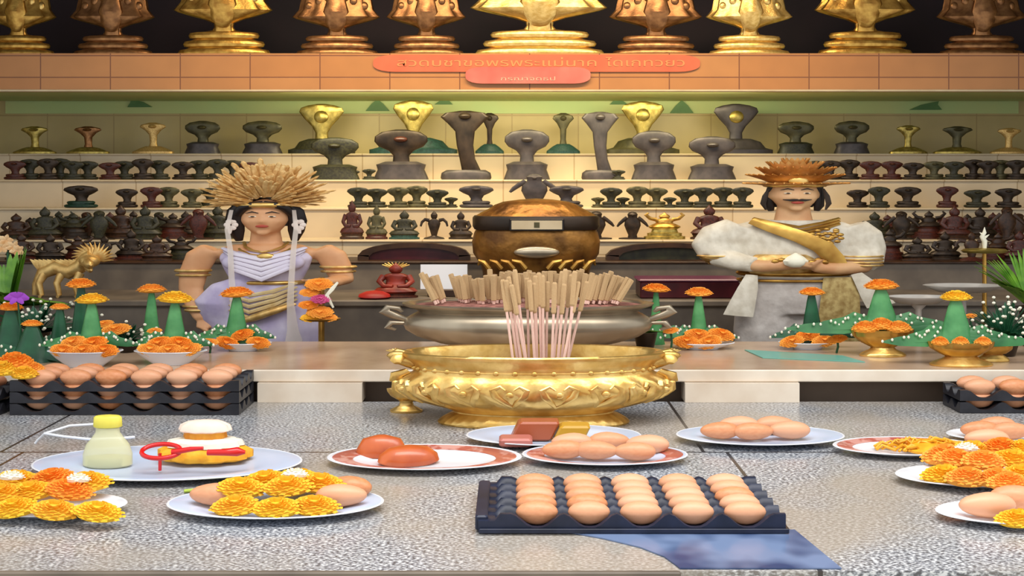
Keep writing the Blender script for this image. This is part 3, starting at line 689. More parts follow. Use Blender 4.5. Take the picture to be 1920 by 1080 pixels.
def face(root, c, rx, ry, rz_, lipm):
    cx, cy, cz = c
    for s in (-1, 1):
        e = MB().ball((cx+s*rx*.38, cy-ry*.93, cz+rz_*.06), (rx*.18, ry*.07, rz_*.034), 12, 8)
        o = part('eye', ST(e).mesh('eye', M_bud), root)
        part('pupil', ST(MB().ball((cx+s*rx*.38, cy-ry*1.0, cz+rz_*.055), (rx*.085, ry*.04, rz_*.032), 10, 6)).mesh('pupil', M_black), o)
        part('eyebrow', ST(MB().tube([(cx+s*rx*.14, cy-ry*1.03, cz+rz_*.24), (cx+s*rx*.4, cy-ry*1.01, cz+rz_*.31), (cx+s*rx*.68, cy-ry*.84, cz+rz_*.23)], [rx*.025, rx*.05, rx*.02], 6)).mesh('eyebrow', M_black), root)
    part('lips', ST(MB().ball((cx, cy-ry*1.02, cz-rz_*.46), (rx*.27, ry*.09, rz_*.075), 12, 8)).mesh('lips', lipm), root)

# --- crowned woman in lavender
fx = X(500, SD)
wo = thing('crowned_woman_statue', 'statue of a woman in a lavender dress with a gold spiked crown and black hair', 'statue', (fx, SD, FL))
S = lambda px: sp(px, 500)
HC = (S(498), -.005, .905); HR = (.05, .058, .075)
b = head_mesh(HC, *HR)
b.tube([(S(498), .01, .76), (S(498), .008, .80), (S(498), .002, .86)], [.05, .034, .03], 12)
b.sections([(.30, .0, .075, .06), (.42, 0, .085, .065), (.55, .0, .092, .07), (.6, 0, .078, .06), (.65, 0, .066, .052), (.70, -.004, .078, .058), (.735, -.01, .088, .064), (.775, .0, .1, .05), (.795, .005, .07, .04)], 24)
for s in (-1, 1):
    b.tube([(s*.045, 0, .32), (s*.05, -.01, .2), (s*.05, 0, .06), (s*.05, -.04, .02)], [.05, .04, .028, .025], 10)
    b.ball((s*.04, -.052, .725), (.036, .03, .034))
# her right arm hangs with a bent elbow, her left forearm comes forward
b.tube([(S(400), .0, .778), (S(378), .005, .75), (S(362), .005, .68), (S(358), .0, .615), (S(372), -.03, .55), (S(385), -.045, .5)], [.03, .034, .03, .026, .022, .017], 12)
hand(b, (S(386), -.047, .5), (.12, -.25, -1), (1, 0, 0), .07, .5, -1)
b.tube([(S(598), .0, .778), (S(620), .005, .75), (S(634), .0, .70), (S(642), -.01, .655), (S(628), -.08, .65), (S(612), -.12, .655)], [.03, .034, .03, .026, .021, .016], 12)
hand(b, (S(612), -.12, .655), (-.3, -1, .1), (0, 0, 1), .07, .4, 1)
part('body', ST(fuse(b, .006, 3)).mesh('body', M_skin), wo)
face(wo, HC, *HR, M_lip)
h = MB()   # hair: cap and side locks
cap = []
for k in range(9):
    t = k/8; z = .87+.115*t; a = math.sqrt(max(.02, 1-((z-.905)/.085)**2))
    cap.append((z, .018, .06*a+.002, .058*a))
h.sections(cap, 20)
for s in (-1, 1):
    h.tube([(s*.047, -.032, .958), (s*.059, -.02, .93), (s*.063, -.012, .89), (s*.06, -.005, .85), (s*.056, .005, .81)], [.013, .019, .02, .017, .008], 8)
    h.tube([(0, -.056, .963), (s*.022, -.058, .957), (s*.042, -.048, .943), (s*.056, -.03, .915)], [.009, .011, .012, .01], 8)
part('hair', ST(h).mesh('hair', M_black), wo)
kr = part('crown', ST(stick_fan(.962, .13, .11, .168, 3, 190, .0065, 0, .38)).mesh('crown', mat('pale gold sticks', (240, 206, 142), (206, 160, 92), rough=.5, metal=.3, scale=40), False), wo)
cb_ = MB().torus((0, .0, .955), .062, .062, .011, 32, 8, tilt=0); part('crown_band', ST(cb_).mesh('crown_band', M_goldb), kr)
M_ear = mat('white flower', (240, 226, 214), rough=.6)
for s in (-1, 1):
    e = MB()
    for k in range(6): e.ball((s*.068+.008*math.cos(k*1.05), -.03, .875+.014*math.sin(k*1.05)), (.007, .005, .01), 8, 6)
    e.tube([(s*.068, -.03, .87), (s*.07, -.032, .84)], [.006, .003], 6)
    part('earring', ST(e).mesh('earring', M_ear), wo)
# dress
dr = MB().sections([(.05, 0, .12, .09), (.2, 0, .115, .088), (.36, 0, .108, .086), (.46, -.002, .112, .09), (.545, -.002, .104, .084), (.6, 0, .084, .068), (.645, 0, .071, .058), (.7, -.006, .086, .068), (.74, -.012, .094, .074), (.765, -.008, .09, .062), (.772, -.005, .078, .05)], 48, mod=lambda t, z: 1+.018*math.sin(14*t+z*10)*max(0, min(1, (.62-z)*5)))
for s in (-1, 1): dr.ball((s*.042, -.058, .727), (.042, .034, .036), 16, 10)
dr.sections([(.02, 0, .13, .1), (.05, 0, .125, .095)], 48)
# hip drape swelling to her right
dr.tube([(S(470), -.04, .66), (S(430), -.05, .62), (S(412), -.045, .57), (S(418), -.03, .5), (S(440), -.03, .42)], [.02, .036, .045, .04, .025], 12)
part('dress', ST(fuse(dr, .006, 2)).mesh('dress', M_lav), wo)
sh = MB()   # white draped bodice folds
for k in range(5):
    z = .776-.011*k; sh.tube([(-.082+.004*k, -.04, z+.006), (-.05, -.084, z-.016-.004*k), (0, -.088, z-.036-.008*k), (.05, -.084, z-.012-.003*k), (.082-.004*k, -.04, z+.008)], [.006, .012, .013, .012, .006], 8, flat=.8)
part('bodice_folds', ST(sh).mesh('bodice_folds', mat('white satin', (232, 226, 234), (214, 206, 222), rough=.45, scale=8)), wo)
g = MB()
for rr_, z in ((.044, .793), (.056, .778), (.066, .764)):
    g.tube([(-rr_, -.012, z+.012), (-rr_*.85, -.045, z-.004), (-rr_*.45, -.068, z-.018), (0, -.076, z-.024), (rr_*.45, -.068, z-.018), (rr_*.85, -.045, z-.004), (rr_, -.012, z+.012)], .0042, 6)
part('necklace', ST(g).mesh('necklace', M_goldb), wo)
part('brooch', ST(MB().ball((S(508), -.092, hgt(478)), (.018, .008, .014), 16, 8)).mesh('brooch', M_goldb), wo)
g = MB().torus((0, 0, .645), .074, .061, .008, 36, 8)
for s, a in ((1, 0), (-1, .4)):
    pass
part('belt', ST(g).mesh('belt', M_goldb), wo)
g = MB()
for k in range(5): g.tube([(S(440), -.075, .62-.02*k), (S(480), -.105, .60-.022*k), (S(520), -.1, .615-.018*k), (S(562), -.06, .645-.016*k)], [.004, .008, .008, .004], 6)
part('sash', ST(g).mesh('sash', mat('gold white silk', (216, 196, 150), (190, 160, 104), rough=.5, scale=14)), wo)
g = MB().tube([(S(455), -.1, .49), (S(490), -.118, .515), (S(530), -.112, .545), (S(560), -.085, .565)], [.006, .013, .013, .007], 8)
part('gold_ribbon', ST(g).mesh('gold_ribbon', M_golds), wo)
for s, z, px in ((-1, .69, 362), (1, .705, 634)):
    part('armlet', ST(MB().torus((S(px), .002, z), .033, .032, .006, 24, 6).torus((S(px), .002, z-.018), .032, .031, .005, 24, 6)).mesh('armlet', M_golds), wo)
part('bracelet', ST(MB().torus((S(378), -.035, .535), .025, .025, .006, 20, 6).torus((S(374), -.03, .55), .026, .026, .005, 20, 6)).mesh('bracelet', M_golds), wo)
M_veil = mat('sheer white veil', (238, 226, 214), rough=.7, alpha=.4)
for s, xs in ((-1, (440, 444, 452, 462)), (1, (556, 560, 556, 566))):
    zz = (.935, .78, .6, .4)
    P_ = [(S(xs[0]), -.05, .935), (S(xs[0])+s*.006, -.07, .86), (S(xs[1]), -.1, .78), (S((xs[1]+xs[2])/2), -.115, .68), (S(xs[2]), -.12, .58), (S((xs[2]+xs[3])/2), -.125, .47), (S(xs[3]), -.13, .36)]
    part('veil', ST(MB().strip(P_, [.004, .005, .0055, .006, .007, .011, .026], .001)).mesh('veil', M_veil), wo)

# --- moustached man in white
mx_ = X(1490, SD)
ma = thing('crowned_man_statue', 'statue of a moustached man in white robes with gold trim and a gold crown', 'statue', (mx_, SD, FL))
S = lambda px: sp(px, 1490)
HC = (S(1488), -.005, .998); HR = (.049, .056, .072)
b = head_mesh(HC, *HR)
b.tube([(S(1488), .01, .84), (S(1488), .008, .89), (S(1488), .002, .95)], [.055, .04, .034], 12)
b.sections([(.56, .0, .09, .07), (.62, 0, .088, .068), (.70, 0, .085, .065), (.78, -.004, .1, .07), (.83, 0, .115, .06), (.865, .005, .11, .05), (.885, .005, .06, .04)], 24)
for s in (-1, 1):
    b.tube([(s*.05, 0, .6), (s*.055, -.01, .42), (s*.055, 0, .28), (s*.055, .01, .08), (s*.055, -.04, .02)], [.055, .052, .04, .028, .026], 10)
b.tube([(S(1375), .0, .865), (S(1352), .0, .82), (S(1345), -.01, .765), (S(1360), -.06, .735), (S(1420), -.105, .715), (S(1468), -.12, .722)], [.035, .038, .032, .028, .024, .019], 12)
hand(b, (S(1466), -.12, .722), (1, -.15, .1), (0, 0, 1), .075, .6, 1)
b.tube([(S(1600), .0, .865), (S(1618), .0, .81), (S(1618), -.01, .745), (S(1602), -.06, .71), (S(1550), -.105, .705), (S(1512), -.12, .712)], [.035, .038, .032, .028, .024, .019], 12)
hand(b, (S(1514), -.12, .712), (-1, -.15, .1), (0, 0, 1), .075, .6, -1)
part('body', ST(fuse(b, .006, 3)).mesh('body', M_skinw), ma)
face(ma, HC, *HR, M_lip)
cx, cy, cz = HC; rx, ry, rz_ = HR
mo = MB()
for s in (-1, 1): mo.tube([(cx, cy-ry*1.1, cz-rz_*.3), (cx+s*rx*.3, cy-ry*1.08, cz-rz_*.33), (cx+s*rx*.58, cy-ry*.9, cz-rz_*.3)], [rx*.09, rx*.09, rx*.03], 6)
part('moustache', ST(mo).mesh('moustache', M_black), ma)
h = MB().sections([(.945, .024, .04, .04), (.97, .02, .048, .05), (1.0, .016, .05, .052), (1.03, .014, .05, .05), (1.06, .014, .035, .036), (1.075, .014, .01, .01)], 20)
for s in (-1, 1): h.tube([(s*.048, -.01, 1.03), (s*.05, .004, .99), (s*.05, .008, .95), (s*.046, .012, .93)], [.008, .011, .011, .006], 8)
part('hair', ST(h).mesh('hair', M_black), ma)
M_ogold = mat('orange gold', (232, 178, 104), (192, 132, 62), rough=.38, metal=.6, scale=20)
ck = MB()
rr = random.Random(5)
for lay, (n, el0, f, ln) in enumerate(((17, .08, 1.0, .05), (17, .4, 1.0, .045), (15, .7, 1.0, .04), (11, 1.0, 1.0, .036), (7, 1.3, 1.0, .036))):
    for i in range(n):
        az = -PI*(.04+.92*(i+.5*(lay % 2)+.25)/n); el = el0
        dx, dy, dz = math.cos(el)*math.cos(az), math.cos(el)*math.sin(az), math.sin(el)
        p0 = Vector((dx*.05, dy*.05, 1.025+dz*.04)); p1 = Vector((dx*.112*f, dy*.095*f, 1.02+dz*.115*f))
        sd = Vector((-math.sin(az), math.cos(az), 0))
        mid = (p0+p1)/2+Vector((0, 0, .008))
        ck.strip([p0, mid, (mid+p1)/2+Vector((0, 0, .006)), p1+Vector((0, 0, .012))], [.008, .014, .009, .0015], .004, side=sd)
kr = part('crown', ST(ck).mesh('crown', M_ogold), ma)
part('crown_band', ST(MB().torus((0, .0, 1.035), .056, .058, .01, 32, 8).ball((0, -.06, 1.05), (.02, .012, .022))).mesh('crown_band', M_goldb), kr)
for s in (-1, 1): part('ear_ornament', ST(MB().strip([(s*.055, -.02, 1.02), (s*.062, -.02, .99), (s*.066, -.018, .96), (s*.06, -.015, .935)], [.002, .006, .006, .002], .004, side=Vector((1, 0, 0)))).mesh('ear_ornament', M_bronze), ma)
# tunic with short puffed sleeves, then trousers
tu = MB().sections([(.665, 0, .112, .09), (.69, 0, .104, .082), (.72, 0, .1, .078), (.77, -.004, .112, .082), (.82, 0, .128, .074), (.86, .003, .128, .06), (.885, .005, .1, .05), (.893, .005, .07, .045)], 32)
tu.tube([(S(1390), .0, .87), (S(1360), .0, .835), (S(1345), -.005, .79), (S(1350), -.03, .748)], [.042, .055, .055, .045], 14)
tu.tube([(S(1590), .0, .87), (S(1610), .0, .83), (S(1617), -.005, .78), (S(1612), -.03, .73), (S(1600), -.055, .71)], [.042, .05, .048, .044, .036], 14)
tu.tube([(S(1352), -.035, .745), (S(1378), -.075, .728), (S(1408), -.098, .72)], [.04, .034, .03], 12)
part('tunic', ST(fuse(tu, .006, 3)).mesh('tunic', M_wcloth), ma)
trs = MB().sections([(.52, 0, .1, .08), (.58, 0, .11, .086), (.64, 0, .108, .085), (.68, 0, .1, .08)], 32)
for s in (-1, 1): trs.tube([(s*.052, 0, .6), (s*.06, -.012, .45), (s*.06, -.005, .28), (s*.058, .0, .12), (s*.057, -.01, .06)], [.066, .066, .056, .05, .05], 14)
part('trousers', ST(fuse(trs, .007, 3)).mesh('trousers', mat('pale trousers cloth', (206, 198, 190), (176, 166, 158), rough=.8, scale=14, bump=.3)), ma)
for s, pts in ((-1, [(S(1400), -.09, .68), (S(1392), -.1, .63), (S(1382), -.1, .57), (S(1374), -.1, .52)]), (1, [(S(1592), -.09, .685), (S(1606), -.1, .65), (S(1622), -.1, .60), (S(1636), -.1, .56)])):
    part('sash_tail', ST(MB().strip(pts, [.012, .02, .026, .03], .006)).mesh('sash_tail', M_wcloth), ma)
g = MB()
g.strip([(S(1405), -.05, .893), (S(1440), -.075, .868), (S(1490), -.095, .83), (S(1530), -.1, .79), (S(1550), -.098, .745), (S(1562), -.1, .70)], [.014, .02, .022, .024, .022, .018], .006, side=Vector((.6, 0, .8)))
part('sash', ST(g).mesh('sash', M_gold), ma)
g = MB()
for k in range(3): g.tube([(S(1410), -.03, .9-.01*k), (S(1440), -.062, .885-.012*k), (S(1488), -.078, .868-.014*k), (S(1535), -.062, .885-.012*k), (S(1568), -.03, .9-.01*k)], .006, 6)
for i in range(26):
    a = i/25*PI; g.ball((S(1540)+.03*math.cos(i*2.4)*((i % 5)/5+.3), -.088, .83+.028*math.sin(i*2.4)*((i % 5)/5+.3)), (.007, .006, .007), 6, 4)
part('collar', ST(g).mesh('collar', M_gold), ma)
g = MB().torus((0, 0, .682), .108, .088, .011, 40, 8)
g.torus((0, 0, .655), .112, .09, .006, 40, 8)
for i in range(9): g.ball((S(1440)+.012*i, -.125, .735+.006*math.sin(i*2)), (.009, .006, .01), 6, 4)
part('belt', ST(g).mesh('belt', M_gold), ma)
g = MB()
for k in range(5): g.torus((S(1350)+.004*k, -.035+.004*k, .752-.008*k), .047-.002*k, .046, .004, 24, 6)
part('sleeve_trim', ST(g).mesh('sleeve_trim', M_golds), ma)
g = MB()
for k in range(4): g.torus((S(1606), -.05, .716+.012*k), .043, .042, .004, 24, 6)
part('sleeve_trim', ST(g).mesh('sleeve_trim', M_golds), ma)
part('belly_plate', ST(MB().sections([(.685, -.07, .06, .03), (.71, -.082, .075, .03), (.74, -.085, .07, .028), (.76, -.08, .05, .02)], 20, (S(1455), 0, 0))).mesh('belly_plate', M_golds), ma)
part('apron', ST(MB().strip([(S(1560), -.085, .67), (S(1562), -.095, .6), (S(1560), -.095, .5), (S(1556), -.09, .4)], [.03, .038, .042, .044], .006)).mesh('apron', mat('gold brocade', (196, 172, 112), (150, 120, 66), rough=.5, metal=.3, scale=40)), ma)
single('white_lotus_bud', MB().sections([(0, 0, .01, .012), (.01, 0, .02, .022), (.024, 0, .023, .026), (.04, 0, .015, .018), (.056, 0, .002, .003)], 14, mod=lambda t, z: 1+.1*math.cos(6*t)).sx().mesh('white_lotus_bud', M_bud), 'white lotus bud held in the hands of the moustached statue', 'flower', (X(1492, SD-.145), SD-.145, FL+.715))

# ------------------------------------------------------------------ incense bowls
def bowl_flutes(lo, hi, n, amp, tw):
    def f(t, z, k):
        if lo < z < hi:
            e = math.sin(PI*(z-lo)/(hi-lo)); return 1+amp*e*math.sin(n*t+tw*z)
        return 1
    return f
d = 3.1; v = d/F/2
gb = thing('gold_incense_bowl', 'large shiny gold incense bowl with carved belly and dragon handles on the counter', 'incense bowl', (X(1000, d), d-.04, CT+.0005), None, (1, .7, 1))
fl = bowl_flutes(.05, .147, 26, .035, 70)
pr = [(0.1, 0), (178, 0), (178, .006), (170, .012)]
foot = MB().lathe([(r*v, z) for r, z in ((.5, 0), (176, 0), (178, .005), (172, .011), (166, .018), (154, .028), (148, .032), (148, .036))], 120, mod=lambda t, z, k: 1+(.02*abs(math.sin(20*t)) if .008 < z < .03 else 0))
part('foot', foot.sx().mesh('foot', M_goldb), gb)
prof = [(146, .034), (152, .038), (166, .046), (190, .055), (214, .066), (234, .078), (246, .09), (253, .103), (254, .113), (249, .126), (238, .137), (226, .146), (221, .153), (221, .16), (222, .168), (228, .177), (237, .187), (244, .196), (245, .203), (239, .207), (228, .205), (224, .197), (218, .186), (210, .15), (1, .146)]
part('body', MB().lathe([(r*v, z) for r, z in prof], 156, mod=fl).sx().mesh('body', M_goldb), gb)
part('ash', MB().lathe([(206*v, .147), (211*v, .156), (150*v, .16), (60*v, .163), (1*v, .163)], 48).sx().mesh('ash', M_ash), gb)
rl = MB()
for i in range(40):
    t = 2*PI*i/40; r = 222*v
    rl.ball((r*1.0*math.cos(t), r*math.sin(t), .16), (.0045, .0045, .006), 8, 6)
rl.torus((0, 0, .16), 221*v, 221*v, .0022, 64, 6)
part('bead_trim', rl.sx().mesh('bead_trim', M_goldb), gb)
# carved scroll leaves on the belly
sl = MB()
for i in range(18):
    t = 2*PI*i/18
    def pt(a, z, o):
        # radius from profile
        for (r0, z0), (r1, z1) in zip(prof, prof[1:]):
            if z0 <= z <= z1: r = r0+(r1-r0)*(z-z0)/(z1-z0); break
        return ((r*v+o)*math.cos(a), (r*v+o)*math.sin(a), z)
    for sg in (-1, 1):
        sl.tube([pt(t, .066, .001), pt(t+sg*.05, .082, .003), pt(t+sg*.1, .1, .004), pt(t+sg*.12, .118, .004), pt(t+sg*.07, .128, .003), pt(t+sg*.03, .118, .003)], [.003, .005, .006, .005, .004, .002], 6)
    sl.ball(pt(t, .104, .002), (.006, .006, .009), 8, 6)
part('scroll_relief', sl.sx().mesh('scroll_relief', M_goldb), gb)
for s in (-1, 1):
    hb_ = MB().tube([(s*205*v, 0, .155), (s*226*v, -.01, .172), (s*246*v, -.014, .182), (s*258*v, -.014, .196), (s*250*v, -.012, .204), (s*236*v, -.012, .2), (s*238*v, -.012, .19)], [.01, .014, .013, .012, .012, .01, .006], 10)
    hb_.ball((s*250*v, -.018, .195), (.016, .018, .013)); hb_.tube([(s*250*v, -.03, .19), (s*252*v, -.044, .183), (s*250*v, -.05, .176)], [.011, .009, .005], 8)
    hb_.tube([(s*232*v, -.012, .15), (s*252*v, -.016, .14), (s*254*v, -.014, .124), (s*244*v, -.01, .112)], [.008, .011, .01, .006], 8)
    for k in range(4): hb_.tube([(s*(244+3*k)*v, -.012+.008*k, .2), (s*(256+6*k)*v, -.01+.01*k, .214-.003*k)], [.006, .001], 6)
    part('handle', hb_.sx().mesh('handle', M_goldb), gb)
# small gold cup behind its left handle
d = 3.2; v = d/F/2
cp = thing('gold_candle_cup', 'small gold lotus cup peeping out beside the gold incense bowl', 'cup', (X(762, d), d, CT+.0005))
part('stem', MB().lathe([(30*v, 0), (31*v, .006), (24*v, .012), (14*v, .02), (12*v, .03), (16*v, .036)], 32).sx().mesh('stem', M_goldb), cp)
part('cup', MB().lathe([(16*v, .036), (28*v, .048), (34*v, .062), (35*v, .07), (32*v, .07), (27*v, .058), (1*v, .05)], 48, mod=lambda t, z, k: 1+.06*math.cos(8*t)).sx().mesh('cup', M_goldb), cp)

d = 3.63; v = d/F/2
sb = thing('silver_incense_bowl', 'wide dull silver incense bowl behind the gold one, packed with stick bundles', 'incense bowl', (X(990, d), d, TT+.0005), None, (1, .78, 1))
prof2 = [(120, 0), (132, .004), (128, .012), (120, .02), (130, .03), (170, .045), (206, .065), (228, .088), (234, .105), (230, .125), (216, .14), (206, .148), (208, .155), (222, .163), (234, .17), (236, .177), (230, .18), (222, .176), (212, .166), (205, .155), (1, .153)]
part('body', MB().lathe([(r*v, z) for r, z in prof2], 96, mod=bowl_flutes(.03, .1, 24, .012, 0)).sx().mesh('body', M_silver), sb)
part('ash', MB().lathe([(207*v, .155), (214*v, .171), (150*v, .178), (1*v, .18)], 48).sx().mesh('ash', M_ashp), sb)
for s in (-1, 1):
    hb_ = MB().tube([(s*226*v, -.01, .12), (s*250*v, -.02, .135), (s*268*v, -.02, .15), (s*262*v, -.02, .165), (s*244*v, -.018, .16), (s*236*v, -.015, .148)], [.008, .011, .011, .009, .008, .004], 8)
    hb_.tube([(s*230*v, -.01, .11), (s*256*v, -.02, .112), (s*262*v, -.02, .096), (s*248*v, -.015, .088)], [.006, .008, .007, .004], 8)
    part('handle', hb_.sx().mesh('handle', M_silver), sb)

# incense sticks
stick_me = MB().tube([(0, 0, 0), (0, 0, .5), (0, 0, 1)], [.5, .5, .5], 6).mesh('incense_stick', M_stick, False)
coat_me = MB().tube([(0, 0, .64), (0, 0, .66), (0, 0, .98), (0, 0, 1.0)], [.55, .95, .95, .6], 6).mesh('coating', M_inc, False)
coat_all = MB().tube([(0, 0, .12), (0, 0, .14), (0, 0, .98), (0, 0, 1.0)], [.55, .95, .95, .6], 6).mesh('coating', M_inc, False)
def stick(p0, p1, w, coat, label, group):
    p0, p1 = Vector(p0), Vector(p1); L_ = (p1-p0).length
    o = bpy.data.objects.new('incense_stick', stick_me); COL.objects.link(o); o.location = p0
    o.rotation_mode = 'QUATERNION'; o.rotation_quaternion = Vector((0, 0, 1)).rotation_difference(p1-p0); o.scale = (w, w*.6, L_)
    props(o, label, 'incense stick', group)
    c = bpy.data.objects.new('coating', coat); COL.objects.link(c); c.parent = o
d = 3.05
for i in range(22):
    f = i/21; px0 = 968+96*f+R.uniform(-4, 4); px1 = 934+158*f+R.uniform(-9, 9); dd = d+R.uniform(-.04, .05)
    stick((X(px0, dd), dd, CT+.158), (X(px1, dd), dd+R.uniform(-.02, .03), Z(R.uniform(505, 535), dd)), .0085, coat_me, f'pale pink incense stick in the gold bowl, {nth(i)} counting from the small gold cup' if i < 20 else ('pale pink incense stick in the gold bowl, last but one on the moustached statue side' if i == 20 else 'pale pink incense stick in the gold bowl, endmost on the moustached statue side'), 'incense sticks in the gold bowl')
BUND = [(803, 826, 5, 515), (862, 872, 6, 512), (892, 900, 4, 520), (918, 922, 3, 508), (938, 934, 6, 512), (972, 972, 7, 508), (1010, 1008, 8, 507), (1046, 1040, 7, 508), (1078, 1068, 5, 508), (1108, 1096, 4, 512), (1132, 1114, 4, 514), (1150, 1130, 4, 510), (1174, 1150, 4, 522)]
for bi, (pt_, pb_, n, yt) in enumerate(BUND):
    for k in range(n):
        dd = 3.61+R.uniform(-.06, .04); f = (k-(n-1)/2)
        stick((X(pb_+f*4, dd), dd, TT+.1815), (X(pt_+f*7, dd), dd+R.uniform(-.02, .02), Z(yt+R.uniform(-4, 8), dd)), .011, coat_all, f'tan incense stick in the silver bowl, {nth(bi)} bundle counted from the white card, {nth(k)} stick', f'incense bundle {nth(bi)} in the silver bowl')

# ------------------------------------------------------------------ marigolds, leaves
def marigold_mesh(name, m, flat=.5, n=90, seed=1):
    """a round head of crowded ruffled petals; unit radius"""
    rr = random.Random(seed); b = MB()
    b.sections([(0, 0, .3, .3), (.08, 0, .72, .72), (flat*.5, 0, .78, .78), (flat*.8, 0, .5, .5), (flat*.9, 0, .1, .1)], 20)
    for i in range(n):
        t = i/n; a = i*2.39996; r0 = .88*math.sqrt(1-t*.97); zz = flat*(.3+.62*t)
        L_ = .2+.03*rr.random(); up = .1+1.1*t
        dv = Vector((math.cos(a), math.sin(a), 0)); sd = Vector((-math.sin(a), math.cos(a), 0))
        p0 = dv*(r0*.78)+Vector((0, 0, zz-.05)); p1 = dv*(r0*.78+L_*.6*math.cos(up))+Vector((0, 0, zz+L_*.45*math.sin(up)+.02)); p2 = dv*(r0*.78+L_*math.cos(up))+Vector((0, 0, zz+L_*math.sin(up)*.9-.02+rr.uniform(-.03, .03)))
        b.strip([p0, p1, p2], [.07, .13, .1], .012, side=sd)
    return b.mesh(name, m, True)
MG_O = marigold_mesh('marigold', M_orange, .55, 90, 1)
MG_Y = marigold_mesh('marigold', M_yellow, .5, 90, 2)
MG_OF = marigold_mesh('marigold', M_orange, .5, 90, 3)
MG_W = marigold_mesh('white_blossom', M_bud, .6, 40, 4)
def flower(me, px, py, wpx, d, z, label, group, name='marigold', hz_=1.0, tilt=(0, 0)):
    w = wpx*d/F/2
    o = single(name, me, label, 'flower', (X(px, d), d, z), group, (w, w*.5, w*.95*hz_), 0)
    o.rotation_euler = (tilt[0], tilt[1], 0)
    return o
EGG = MB().lathe([(.001, 0), (.10, .01), (.22, .06), (.34, .16), (.43, .3), (.49, .47), (.5, .56), (.47, .7), (.38, .85), (.25, .94), (.12, .99), (.001, 1)], 24).mesh('egg', M_egg)
def egg(x, y, z, label, group, lay=0.0, rz=0, k=1.0):
    o = bpy.data.objects.new('egg', EGG); COL.objects.link(o)
    h = .051*k; w = .047*k
    o.scale = (w*W2, w, h) if not lay else (w, w, h*1.7)
    o.location = (x, y, z)
    if lay:
        o.rotation_euler = (0, lay, rz)
    props(o, label, 'egg', group)
    return o
def lying_egg(px, py_, d, z, label, group, k=1.0, flip=1):
    """an egg lying along x, centred at px"""
    o = bpy.data.objects.new('egg', EGG); COL.objects.link(o)
    L_ = .062*k*1.75; w = .047*k
    o.scale = (w, w, L_); o.rotation_euler = (0, flip*PI/2, R.uniform(-.12, .12))
    o.location = (X(px, d)-flip*L_/2, d, z+w*.5)
    return props(o, label, 'egg', group)

# cones of banana leaf with a marigold on top
def cone_thing(px, ytop, ybase, wpx, d, zb, label, fins=2, fl_m=None, fw=None, buds=True, mleaf=None, finspan=60, hole=0):
    mleaf = mleaf or M_leaf
    t = thing('leaf_cone', label, 'offering', (X(px, d), d, zb))
    s = d/F; H = Z(ytop, d)-zb; r = wpx*s/2/2
    b = MB().lathe([(r*1.25, 0), (r, H*.15), (r*.72, H*.5), (r*.45, H*.85), (r*.3, H)], 28, mod=lambda tt, z, k: 1+.05*math.cos(7*tt+z*30))
    part('cone', b.sx().mesh('cone', mleaf), t)
    rr = random.Random(int(px))
    for sgn in ((-1, 1) if fins else ()):
        fb = MB(); bb = MB(); sp_ = finspan*s/2
        for k in range(fins):
            e = (k+1)/fins
            pts = [(sgn*r*.5, -.004-.005*k, H*.26*(1-k*.25)), (sgn*(r+sp_*.3*e), -.012-.006*k, H*(.32-.1*k)), (sgn*(r+sp_*.75*e), -.016-.006*k, H*(.22-.06*k)), (sgn*(r+sp_*e), -.014, H*(.1-.04*k)+.008)]
            fb.strip(pts, [r*.35, r*.8, r*.55, r*.08], .002, side=Vector((0, .4, 1)))
            for j in range(6):
                f = j/5*2.999; i0 = int(f); q = Vector(pts[i0]).lerp(Vector(pts[min(3, i0+1)]), f-i0)
                bb.ball(q+Vector((0, -.004, r*.5*math.sin(PI*min(1, j/5+.1))+.002)), (.0022, .003, .0055), 6, 4)
        part('leaf_fin', fb.sx().mesh('leaf_fin', M_leafm if mleaf is M_leaf else mleaf), t)
        if buds: part('jasmine_blossoms', bb.sx().mesh('jasmine_blossoms', M_bud), t)
    w = (fw or wpx*1.4)*s/2
    o = part('marigold', fl_m or MG_OF, t, (0, 0, H*.985)); o.scale = (w, w*.5, w*.85); o.rotation_euler = (rr.uniform(-.1, .2), rr.uniform(-.06, .06), 0)
    return t

BOWLW = None
def white_bowl(px, yrim, ybase, wpx, label):
    d = D(ybase, TT)+.03; s = d/F; r = wpx*s/2/2; H = Z(yrim, d)-TT-.0005
    t = thing('white_bowl', label, 'bowl', (X(px, d), d, TT+.0005))
    part('bowl', MB().lathe([(r*.5, 0), (r*.52, .004), (r*.8, H*.55), (r, H), (r*.98, H+.001), (r*.78, H*.6), (r*.5, .009), (.001, .008)], 36).sx().mesh('bowl', M_white), t)
    part('rim', MB().torus((0, 0, H), r, r, .0016, 36, 6).sx().mesh('rim', M_white), t)
    return d, TT+H, r
def in_bowl(px, wpx, d, zr, r, n, tag_, m=None, seed=0, lift=0):
    rr = random.Random(seed); s = d/F
    for i in range(n):
        f = (i-(n-1)/2)/max(1, n-1)
        p = px+f*wpx*.56; dd = d-r*.34*(1 if i % 2 == 0 else -.5)
        flower(m or MG_O, p, 0, wpx*(.44 if n > 4 else .52), dd, zr-.001+lift+(.02 if i % 2 else 0), f'orange marigold head in {tag_}, {nth(i)} along its rim', f'marigolds in {tag_}', hz_=1.0, tilt=(rr.uniform(.8, 1.15), rr.uniform(-.3, .3)))
